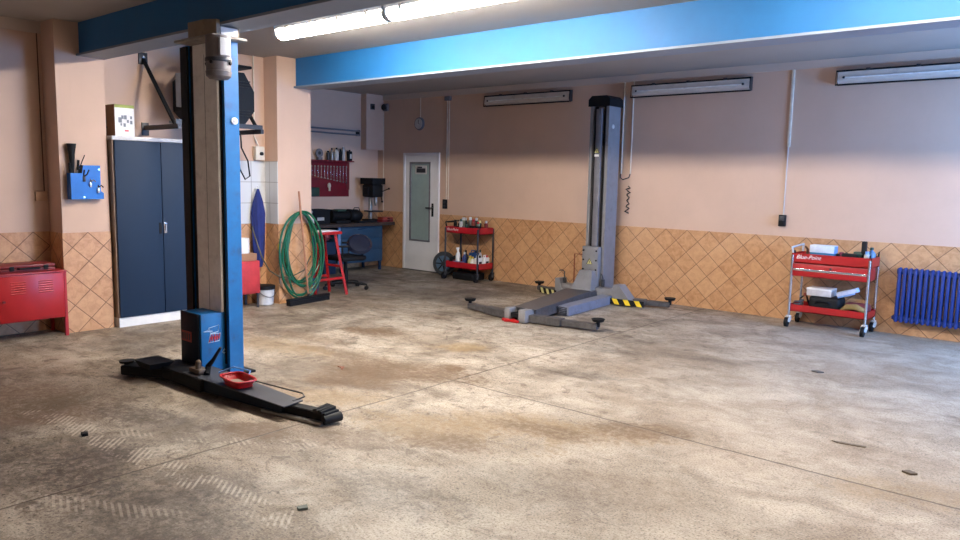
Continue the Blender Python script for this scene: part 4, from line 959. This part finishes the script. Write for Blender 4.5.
# office chair
cx, cy = -8.47, 6.99
t = thing('office_chair', 'black swivel office chair in front of the workbench', 'chair', (cx, cy, 0), 0)
st = B()
for k in range(5):
    a = .6+k*2*PI/5; ex, ey = cx+.31*math.cos(a), cy+.31*math.sin(a)
    st.tube([(cx, cy, .11), (cx+.15*math.cos(a), cy+.15*math.sin(a), .105), (ex, ey, .075)], [.030, .022, .016], 8)
stn = st.build('star_base', BLACK, t)
for k in range(5):
    a = .6+k*2*PI/5; ex, ey = cx+.31*math.cos(a), cy+.31*math.sin(a)
    B().cyl((ex-.02*math.sin(a), ey+.02*math.cos(a), .029), (ex+.02*math.sin(a), ey-.02*math.cos(a), .029), .029, n=14).cyl((ex, ey, .05), (ex, ey, .085), .009, n=8).build('caster', BLACK, stn)
B().cyl((cx, cy, .10), (cx, cy, .42), .024, n=14).cyl((cx, cy, .12), (cx, cy, .28), .034, n=14).build('gas_lift', BLACKM, t)
B().box(cx-.22, cx+.22, cy-.22, cy+.22, .43, .50, .03, 4).build('seat', BLACK, t)
ba = B().lathe((cx+.20, cy+.09, .67), [(.02, -.05), (.15, -.04), (.185, 0), (.15, .04), (.02, .05)], 28, (.62, -.45, .5), 1, .9); ba.build('backrest', mat('backrest_black', (30, 34, 50), .22), t)
B().tube([(cx+.05, cy+.05, .43), (cx+.20, cy+.17, .44), (cx+.20, cy+.15, .50), (cx+.185, cy+.12, .66)], .016, 8).build('back_stem', BLACKM, t)
for s_ in (-1, 1):
    px_, py_ = cx-.02*s_+s_*.17, cy-.17*s_
    B().tube([(px_, py_, .45), (px_+s_*.06, py_-s_*.06, .5), (px_+s_*.06, py_-s_*.06, .64)], .013, 8).box(px_+s_*.06-.10, px_+s_*.06+.10, py_-s_*.06-.025, py_-s_*.06+.025, .64, .665, .01, 2, Matrix.Rotation(PI/4, 3, 'Z')).build('armrest', BLACK, t)
# red trestle stool
sx, sy = -8.25, 6.37
t = thing('work_stool', 'red painted stool standing right of the green hose', 'stool', (sx, sy, 0))
B().box(sx-.17, sx+.17, sy-.22, sy+.24, .845, .885, .006).build('top', RED, t)
for a, c in ((-1, -1), (-1, 1), (1, -1), (1, 1)):
    B().bar((sx+a*.12, sy+c*.13+.02, .86), (sx+a*.19, sy+c*.27+.03, .0), .03, .035, .003).build('leg', RED, t)
for a in (-1, 1): B().bar((sx+a*.172, sy-.21, .24), (sx+a*.172, sy+.27, .24), .022, .035, .003).build('stretcher', RED, t)
for c in (-1, 1): B().bar((sx-.15, sy+c*.20+.025, .40), (sx+.15, sy+c*.20+.025, .40), .022, .03, .003).build('stretcher', RED, t)
t = thing('paper_stack', 'white papers lying on the red stool', 'papers', (sx, sy, .885))
B().box(sx-.12, sx+.13, sy-.12, sy+.22, .885, .893, 0, 2, Matrix.Rotation(.12, 3, 'Z')).build('sheet', WHITE, t); B().box(sx-.08, sx+.12, sy-.05, sy+.20, .893, .898, 0, 2, Matrix.Rotation(-.1, 3, 'Z')).build('sheet', WHITE, t)
bottle(sx+.02, sy-.17, .885, .04, .27, LGREY, GASKET, 'grey spray bottle standing on the left end of the red stool', 'spray bottle', True, None, 'spray_bottle')
t = thing('storage_tub', 'blue plastic tub on the floor under the red stool', 'tub', (-8.64, 6.45, 0))
B().lathe((-8.64, 6.45, 0), [(.13, 0), (.14, .01), (.165, .24), (.175, .25), (.155, .25), (.13, .02)], 28).build('body', mat('tub_blue', (24, 96, 136), .5), t)

# ------------------------------------------------------------------ red service trolleys
def caster(x, y, par, m=BLACK, fork=LGREY, r=.055):
    f = B().box(x-.025, x+.025, y-.025, y+.025, r*2+.005, r*2+.025, .003)
    f.bar((x-.022, y, r*2+.005), (x-.035, y-.01, r), .008, .03).bar((x+.022, y, r*2+.005), (x+.008, y-.01, r), .008, .03)
    fo = f.build('caster', fork, par)
    B().cyl((x-.031, y-.012, r), (x+.002, y-.012, r), r, n=22).build('wheel', m, fo)
    return fo
def tray(par, name, x0, x1, y0, y1, z0, z1, m, floor_m=None):
    e = .010; q = B()
    q.box(x0, x1, y0, y1, z0, z0+e).box(x0, x0+e, y0, y1, z0, z1).box(x1-e, x1, y0, y1, z0, z1).box(x0, x1, y0, y0+e, z0, z1).box(x0, x1, y1-e, y1, z0, z1)
    bmesh.ops.remove_doubles(q.bm, verts=q.bm.verts[:], dist=1e-6)
    return q.build(name, m, par, smooth=False)
TX0, TX1, TY0, TY1 = -2.80, -1.955, 8.90, 9.30
t2 = thing('service_trolley', 'red two-tier workshop trolley with a drawer, left of the blue radiator', 'trolley', ((TX0+TX1)/2, 9.1, 0))
for x in (TX0+.015, TX1-.015):
    for y in (TY0+.0, TY1):
        B().tube([(x, y, .13), (x, y, .845)], .0145, 10).build('post', CHROME, t2); caster(x, y, t2)
tray(t2, 'lower_tray', TX0, TX1, TY0+.015, TY1-.015, .185, .265, RED)
up = tray(t2, 'upper_tray', TX0, TX1, TY0+.015, TY1-.015, .755, .865, RED)
B().box(TX0+.03, TX1-.03, TY0+.02, TY1-.02, .60, .754, .003).build('drawer_case', RED, t2)
dr = B().box(TX0+.03, TX1-.03, TY0-.012, TY0+.02, .61, .75, .004).build('drawer', RED, t2)
B().box(TX0+.035, TX1-.035, TY0-.020, TY0-.012, .668, .692, .002).build('drawer_grip', CHROME, dr)
B().cyl((-2.36, TY0-.012, .715), (-2.36, TY0-.024, .715), .014, n=12).build('lock', DKGREY, dr)
lettering('maker_lettering', 'Blue-Point', .064, WHITE, up, (TX0+.05, TY0+.013, .805), (1, 0, 0), (0, 0, 1), shear=.35, bold=.0)
q = B().tube([(TX0+.01, TY0+.03, .865), (TX0-.005, TY0+.03, .93), (TX0+.02, TY1-.04, .95), (TX0+.01, TY1-.03, .865)], .012, 8); q.build('push_handle', LGREY, t2)
for x in (TX0+.02, TX1-.03):
    B().prism([(TY0+.02, .865), (TY0+.06, .865), (TY0+.03, .90)], 'x', x, x+.012).build('corner_guard', BLACK, t2)
B().prism([(TY0+.3, .865), (TY1-.02, .865), (TY1-.03, .92)], 'x', TX1-.014, TX1-.004).build('corner_guard', BLACK, t2)
# load of the right trolley, upper tray (floor z .765)
Z = .766
t = thing('glove_box', 'white and blue cardboard box standing on the right trolley, upper tray', 'box', (-2.5, 9.08, Z))
B().box(-2.63, -2.37, 9.0, 9.14, Z, Z+.115, .002).build('base', TEAL, t); B().box(-2.632, -2.368, 8.998, 9.142, Z+.115, Z+.20, .002).build('lid', mat('box_white_blue', (214, 224, 240), .5), t)
B().box(-2.368, -2.3665, 9.0, 9.14, Z+.12, Z+.195).build('end_panel', LBLUE, t)
q = B().box(-2.29, -2.14, 9.0, 9.06, Z+.06, Z+.13, .012).cyl((-2.32, 9.035, Z+.10), (-2.355, 9.035, Z+.10), .022, .012, 12)
t = thing('impact_wrench', 'black power wrench lying in the upper tray of the right trolley', 'power tool', (-2.2, 9.04, Z)); q.build('body', BLACK, t); B().box(-2.18, -2.14, 9.01, 9.06, Z, Z+.065, .008).build('handle', BLACKM, t)
t = thing('cordless_drill', 'dark drill standing upright with its battery up on the right trolley', 'drill', (-2.08, 9.12, Z))
B().box(-2.11, -2.06, 9.08, 9.14, Z, Z+.27, .01).build('handle', BLACK, t); B().box(-2.19, -2.02, 9.08, 9.15, Z+.08, Z+.15, .015).build('body', DGREEN, t)
t = thing('socket_rail', 'row of black sockets lying in the upper tray of the right trolley', 'socket set', (-2.25, 9.2, Z))
q = B().box(-2.44, -2.10, 9.19, 9.22, Z, Z+.05, .004); q.build('rail', BLACKM, t); q = B()
for k in range(7): q.cyl((-2.42+.05*k, 9.205, Z+.05), (-2.38+.05*k, 9.205, Z+.10+.01*(k % 3)), .017, n=12)
q.each('socket', BLACK, t)
can(-2.02, 8.97, Z, .03, .17, LGREY, LBLUE, 'small pale spray can at the right corner of the right trolley')
bottle(-2.03, 9.21, Z, .045, .20, mat('bluish_bottle', (96, 128, 160), .4), DGREEN, 'bluish bottle with green cap at the back right of the right trolley')
solo(B().tube([(-2.72, 9.02, Z+.02), (-2.69, 9.10, Z+.05), (-2.70, 9.16, Z+.13), (-2.74, 9.2, Z+.16)], [.02, .018, .014, .012], 8), 'hammer_handle', mat('handle_brown', (96, 62, 44), .6), 'brown tool handle leaning at the left end of the right trolley', 'tool', (-2.72, 9.02, Z))
solo(B().box(-2.34, -2.30, 9.10, 9.16, Z, Z+.13, .006), 'grease_pot', mat('pot_wine', (140, 40, 60), .5), 'small wine red pot behind the black power wrench on the right trolley', 'pot', (-2.32, 9.13, Z))
solo(B().box(-2.72, -2.66, 8.94, 9.0, Z, Z+.06, .006).box(-2.50, -2.66, 8.945, 8.975, Z, Z+.03, .004), 'ratchet', BLACKM, 'dark ratchet lying at the front left of the right trolley', 'ratchet', (-2.62, 8.96, Z))
# lower tray of the right trolley (floor z .195)
Z = .196
t = thing('hard_case', 'black bulky tool bag in the lower tray of the right trolley', 'bag', (-2.45, 9.1, Z))
B().box(-2.60, -2.26, 8.97, 9.24, Z, Z+.185, .04, 4).build('body', BLACK, t); B().tube([(-2.52, 8.975, Z+.10), (-2.50, 8.955, Z+.13), (-2.38, 8.955, Z+.13), (-2.36, 8.975, Z+.10)], .009, 6).build('handle', BLACKM, t)
t = thing('carton', 'pale flat box lying on the black tool bag of the right trolley', 'box', (-2.47, 9.1, Z+.186))
B().box(-2.63, -2.36, 8.99, 9.2, Z+.186, Z+.262, .004).build('body', mat('pale_box', (196, 190, 190), .5), t); B().box(-2.632, -2.358, 8.988, 9.202, Z+.255, Z+.275, .003).build('lid', WHITE, t)
t = thing('clamp_box', 'tilted blue and white box in the lower tray of the right trolley', 'box', (-2.2, 9.04, Z+.15), 0)
B().box(-2.31, -2.09, 8.98, 9.10, Z+.235, Z+.285, .008, 2, Matrix.Rotation(-.35, 3, 'Y')).build('body', mat('bluewhite_box', (186, 196, 228), .4), t)
B().box(-2.305, -2.12, 8.976, 9.0, Z+.22, Z+.238, .004, 2, Matrix.Rotation(-.35, 3, 'Y'), (-2.2, 9.04, Z+.26)).build('edge', LBLUE, t)
solo(B().tube([(-2.24, 9.0, Z+.04), (-2.18, 8.98, Z+.10), (-2.09, 8.975, Z+.11), (-2.02, 8.98, Z+.08), (-1.99, 9.02, Z+.04)], [.03, .038, .036, .03, .022], 10), 'work_glove', OLIVE, 'olive yellow rolled cloth in the lower right of the right trolley', 'cloth', (-2.12, 8.98, Z))
solo(B().box(-2.24, -1.99, 9.06, 9.25, Z, Z+.13, .03, 3), 'rag_heap', mat('dull_red_cloth', (120, 46, 44), .8), 'dull red cloth heap behind the olive cloth on the right trolley', 'cloth', (-2.12, 9.15, Z))
solo(B().tube([(-2.725+.045*math.cos(k*.7), 9.05+.055*math.sin(k*.7), Z+.012+.0035*k) for k in range(30)], .011, 7), 'extension_cable', mat('cable_grey', (92, 92, 98), .5), 'grey coiled cable in the lower left of the right trolley', 'cable', (-2.73, 9.05, Z))
t = thing('jump_lead', 'black lead with clamps spilling over the left of the lower tray, right trolley', 'cable', (-2.68, 9.2, Z))
B().tube([(-2.77, 9.22, Z+.03), (-2.74, 9.16, Z+.12), (-2.69, 9.18, Z+.17), (-2.65, 9.14, Z+.10), (-2.64, 9.2, Z+.03)], .012, 7).build('lead', BLACK, t); B().box(-2.70, -2.67, 9.12, 9.16, Z+.15, Z+.19, .004).build('clamp', mat('clamp_brown', (150, 70, 50), .5), t)

# left trolley
LX0, LX1, LY0, LY1 = -8.31, -7.585, 8.93, 9.31
t1 = thing('service_trolley', 'red two-tier workshop trolley full of cans and bottles right of the white door', 'trolley', ((LX0+LX1)/2, 9.12, 0))
RED2 = mat('red_enamel_deep', (176, 24, 36), .4)
for x in (LX0+.015, LX1-.015):
    for y in (LY0, LY1):
        B().tube([(x, y, .13), (x, y, .845)], .0145, 10).build('post', DKGREY, t1); caster(x, y, t1, BLACK, DKGREY)
tray(t1, 'lower_tray', LX0, LX1, LY0+.015, LY1-.015, .195, .295, RED2)
up = tray(t1, 'upper_tray', LX0, LX1, LY0+.015, LY1-.015, .76, .862, RED2)
lettering('maker_lettering', 'Blue-Point', .058, WHITE, up, (LX0+.035, LY0+.013, .80), (1, 0, 0), (0, 0, 1), shear=.35, bold=.0)
q = B().tube([(LX0+.01, LY0+.03, .862), (LX0-.01, LY0+.03, .93), (LX0+.0, LY1-.04, .945), (LX0+.01, LY1-.03, .862)], .012, 8); q.build('push_handle', BLACK, t1)
B().tube([(LX0+.02, LY0+.04, .93), (LX0+.16, LY0+.06, .945)], .011, 8).build('handle_grip', BLACK, t1)
Z = .771; rr = random.Random(3)
items = [(-8.16, 9.02, .03, .20, BLACK, BLACK, 'black spray can at the left end of the left trolley, upper tray'),
 (-8.08, 9.12, .032, .24, mat('sage_can', (120, 130, 110), .4), LGREY, 'sage green spray can on the left trolley, upper tray'),
 (-8.02, 9.0, .03, .22, LGREY, DGREEN, 'pale spray can with green cap on the left trolley, upper tray'),
 (-7.95, 9.15, .034, .25, STEEL, WHITE, 'silver spray can with white cap at the back of the left trolley'),
 (-7.90, 9.0, .03, .17, DGREEN, BLACK, 'short dark green can at the front of the left trolley, upper tray'),
 (-7.84, 9.1, .034, .22, mat('rust_can', (150, 70, 56), .4), RED, 'reddish spray can with red cap on the left trolley, upper tray'),
 (-7.77, 9.17, .03, .20, BLACK, PALEY, 'black spray can with yellow cap on the left trolley, upper tray'),
 (-7.70, 9.05, .03, .19, mat('sage_can', (120, 130, 110)), RED, 'sage spray can with red cap near the right end of the left trolley')]
for x, y, r, h_, m, cm, lab in items: can(x, y, Z, r, h_, m, cm, lab)
for k, (x, y, r_, h_, m_, lab) in enumerate(((-8.19, 9.16, .03, .17, BLACK, 'black can at the back left of the left trolley, upper tray'), (-8.11, 9.21, .03, .23, DKGREY, 'dark grey can at the very back of the left trolley, behind the sage one'), (-7.88, 9.22, .03, .24, DGREEN, 'tall green can at the back of the left trolley, upper tray'), (-7.66, 9.2, .03, .2, DKRED, 'dark red can in the back right corner of the left trolley, upper tray'))):
    can(x, y, Z, r_, h_, m_, LGREY, lab)
t = thing('power_tool', 'black power tool lying across the right end of the left trolley, upper tray', 'power tool', (-7.72, 8.99, Z))
B().box(-7.82, -7.62, 8.965, 9.02, Z+.07, Z+.125, .012).build('body', BLACK, t); B().box(-7.66, -7.62, 8.97, 9.01, Z, Z+.075, .006).build('handle', BLACKM, t)
solo(B().box(-8.14, -8.05, 8.96, 9.0, Z, Z+.11, .01), 'tape_box', BLACK, 'small black box at the front left of the left trolley, upper tray', 'box', (-8.1, 8.98, Z))
solo(B().ball((-7.965, 8.995, Z+.06), .028, .028, .06), 'rag', GASKET, 'grey bundled rag at the front middle of the left trolley, upper tray', 'rag', (-7.965, 8.985, Z))
Z = .206
bottle(-8.11, 9.04, Z, .04, .30, WHITE, WHITE, 'white spray bottle in the lower tray of the left trolley', 'spray bottle', True, None, 'spray_bottle')
bottle(-8.03, 9.14, Z, .04, .27, DKGREY, BLACK, 'dark bottle behind the white spray bottle on the left trolley', 'bottle')
bottle(-7.97, 9.04, Z, .035, .25, mat('blue_bottle', (40, 60, 120), .4), LGREY, 'blue bottle with pale cap in the lower tray of the left trolley')
t = thing('jerry_can', 'dark blue canister with black cap in the lower tray of the left trolley', 'canister', (-7.86, 9.17, Z))
B().box(-7.95, -7.78, 9.11, 9.24, Z, Z+.24, .02, 3).build('body', mat('canister_blue', (30, 66, 116), .4), t); B().cyl((-7.82, 9.17, Z+.24), (-7.82, 9.17, Z+.28), .022, n=12).build('cap', BLACK, t)
B().tube([(-7.93, 9.17, Z+.23), (-7.93, 9.17, Z+.275), (-7.86, 9.17, Z+.275), (-7.86, 9.17, Z+.23)], .010, 8).build('handle', mat('canister_blue', (30, 66, 116)), t)
bottle(-7.845, 9.04, Z, .042, .20, PALEY, YELLOW, 'pale yellow bottle with yellow cap in the lower tray of the left trolley')
bottle(-7.775, 9.02, Z, .036, .19, WHITE, YELLOW, 'white bottle with yellow cap beside the pale yellow bottle')
bottle(-7.72, 9.14, Z, .032, .30, LGREY, DGREEN, 'tall grey bottle with green cap near the right of the left trolley')
for k, (x, lab) in enumerate(((-7.665, 'white canister with dark print at the right front of the left trolley, lower tray'), (-7.645, 'white canister with red cap at the right back of the left trolley, lower tray'))):
    y = 9.03+.15*k
    t = thing('oil_canister', lab, 'canister', (x, y, Z))
    B().box(x-.045, x+.042, y-.06, y+.06, Z, Z+.18, .015, 3).build('body', WHITE, t); B().cyl((x, y+.03, Z+.18), (x, y+.03, Z+.215), .02, n=12).build('cap', BLACK if k == 0 else RED, t)
    B().box(x+.042, x+.0435, y-.035, y+.035, Z+.04, Z+.12).build('print', DKGREY, t)
    B().tube([(x, y-.045, Z+.175), (x, y-.045, Z+.215), (x, y+.0, Z+.215), (x, y+.0, Z+.175)], .009, 8).build('handle', WHITE, t)
solo(B().box(-8.16, -7.92, 8.962, 8.99, Z, Z+.10, .008), 'flat_box', mat('lilac_box', (128, 138, 178), .5), 'lilac flat box along the front of the left trolley, lower tray', 'box', (-8.04, 8.975, Z))
solo(B().tube([(-8.26, 9.0, Z+.03), (-8.22, 9.0, Z+.13), (-8.17, 9.1, Z+.16), (-8.2, 9.2, Z+.12), (-8.27, 9.2, Z+.03)], .03, 8), 'rubber_hose', BLACK, 'black rubber hose bent at the left end of the left trolley, lower tray', 'hose', (-8.22, 9.1, Z))
solo(B().box(-8.2, -7.75, 9.0, 9.30, 0, .115, .02, 3), 'storage_case', BLACK, 'black flat case on the floor under the left trolley', 'case', (-8.0, 9.15, 0))
t = thing('wheel', 'blue-grey wheel leaning between the white door and the left trolley', 'wheel', (-8.565, 9.20, 0))
ax = Vector((-.35, 1, -.08)).normalized(); wc = Vector((-8.565, 9.20, .205))
q = B(); q.lathe(wc, [(.13, -.035), (.185, -.04), (.203, -.02), (.203, .02), (.185, .04), (.13, .035)], 36, ax); q.build('tyre', mat('tyre_grey', (52, 56, 60), .6), t)
q = B(); q.lathe(wc, [(.02, -.046), (.135, -.046), (.135, .046), (.02, .046)], 36, ax); hb = q.build('rim', mat('rim_bluegrey', (86, 112, 136), .4, .3), t)
q = B()
for k in range(7):
    a = 2*PI*k/7; M3 = ax.to_track_quat('Z', 'Y').to_matrix(); p0 = wc+M3 @ Vector((math.cos(a)*.035, math.sin(a)*.035, -.05)); p1 = wc+M3 @ Vector((math.cos(a)*.13, math.sin(a)*.13, -.05)); p0b = wc+M3 @ Vector((math.cos(a)*.035, math.sin(a)*.035, .05)); p1b = wc+M3 @ Vector((math.cos(a)*.13, math.sin(a)*.13, .05))
    q.tube([p0, p1], .010, 6); q.tube([p0b, p1b], .010, 6)
q.each('spoke', BLACKM, hb)
B().cyl(wc-ax*.06, wc+ax*.06, .035, n=14).build('hub', DKGREY, hb)

# ------------------------------------------------------------------ bits on the floor
def bit(pts, m, label, name='debris', hgt=.006):
    cx_ = sum(p[0] for p in pts)/len(pts); cy_ = sum(p[1] for p in pts)/len(pts)
    solo(B().prism(pts, 'z', 0, hgt), name, m, label, 'debris', (cx_, cy_, 0))
bit([(-1.26, 5.07), (-1.22, 5.05), (-1.06, 5.08), (-1.06, 5.105)], mat('scrap_brown', (92, 80, 66), .6), 'thin dark strip lying on the floor at the right', 'metal_strip')
bit([(-4.82, 1.85), (-4.77, 1.84), (-4.76, 1.87), (-4.80, 1.885)], BLACK, 'black crumb on the floor at the left, below the tyre print', 'rubber_scrap', .018)
bit([(-2.96, 2.13), (-2.93, 2.12), (-2.91, 2.16), (-2.945, 2.18)], mat('scrap_greygreen', (86, 92, 80), .6), 'greenish grey flake on the floor at the bottom, left of centre', 'paint_flake', .012)
bit([(-.80, 4.79), (-.75, 4.77), (-.72, 4.80), (-.77, 4.83)], mat('scrap_brown', (92, 80, 66)), 'dark brown crumb on the floor at the right, below the thin strip', 'dirt_crumb', .012)
bit([(-1.92, 6.88), (-1.86, 6.86), (-1.82, 6.90), (-1.89, 6.93)], mat('scrap_grey', (80, 76, 74), .6), 'dark flat scrap on the floor in front of the right trolley', 'metal_scrap', .010)
bit([(-5.02, 4.05), (-4.97, 4.04), (-4.90, 4.00), (-4.95, 4.07)], mat('scrap_red', (120, 70, 52), .6), 'reddish sliver on the floor right of the blue lift foot', 'wood_sliver', .008)

# ------------------------------------------------------------------ daylight through the window and the gate
def area(name, loc, rot, sx_, sy_, col_c, p):
    l = bpy.data.lights.new(name, 'AREA'); l.shape = 'RECTANGLE'; l.size = sx_; l.size_y = sy_; l.color = col_c; l.energy = p
    o = bpy.data.objects.new(name, l); COL.objects.link(o); o.location = loc; o.rotation_euler = rot
area('unseen_window_daylight', (RX+.16, (WY0+WY1)/2, (WZ0+WZ1)/2), (0, math.radians(90), 0), WZ1-WZ0, WY1-WY0, (.20, .46, 1.0), 560)
area('gate_daylight', (-1.0, -3.15, 1.1), (math.radians(90), 0, 0), 4.8, 2.1, (.9, .94, 1.0), 7)
W = bpy.data.worlds.new('World'); SC.world = W; W.use_nodes = True
W.node_tree.nodes['Background'].inputs[0].default_value = (.55, .68, .9, 1); W.node_tree.nodes['Background'].inputs[1].default_value = .05

# ------------------------------------------------------------------ camera
yaw, pit, rol, F = -0.70130007, -0.1224167, 0.02021375, 745.935776
f = Vector((math.sin(yaw)*math.cos(pit), math.cos(yaw)*math.cos(pit), math.sin(pit)))
r0 = Vector((math.cos(yaw), -math.sin(yaw), 0)); u0 = r0.cross(f)
r = math.cos(rol)*r0+math.sin(rol)*u0; u = -math.sin(rol)*r0+math.cos(rol)*u0
cam = bpy.data.cameras.new('Camera'); cam.sensor_fit = 'HORIZONTAL'; cam.sensor_width = 36; cam.lens = 36*F/960; cam.clip_start = .05
co = bpy.data.objects.new('Camera', cam); COL.objects.link(co)
M = Matrix(((r.x, u.x, -f.x, 0), (r.y, u.y, -f.y, 0), (r.z, u.z, -f.z, 1.65), (0, 0, 0, 1)))
co.matrix_world = M
SC.camera = co
vs = SC.view_settings
vs.view_transform = 'Standard'; vs.look = 'None'; vs.gamma = 1; vs.exposure = 0.0; vs.use_curve_mapping = False
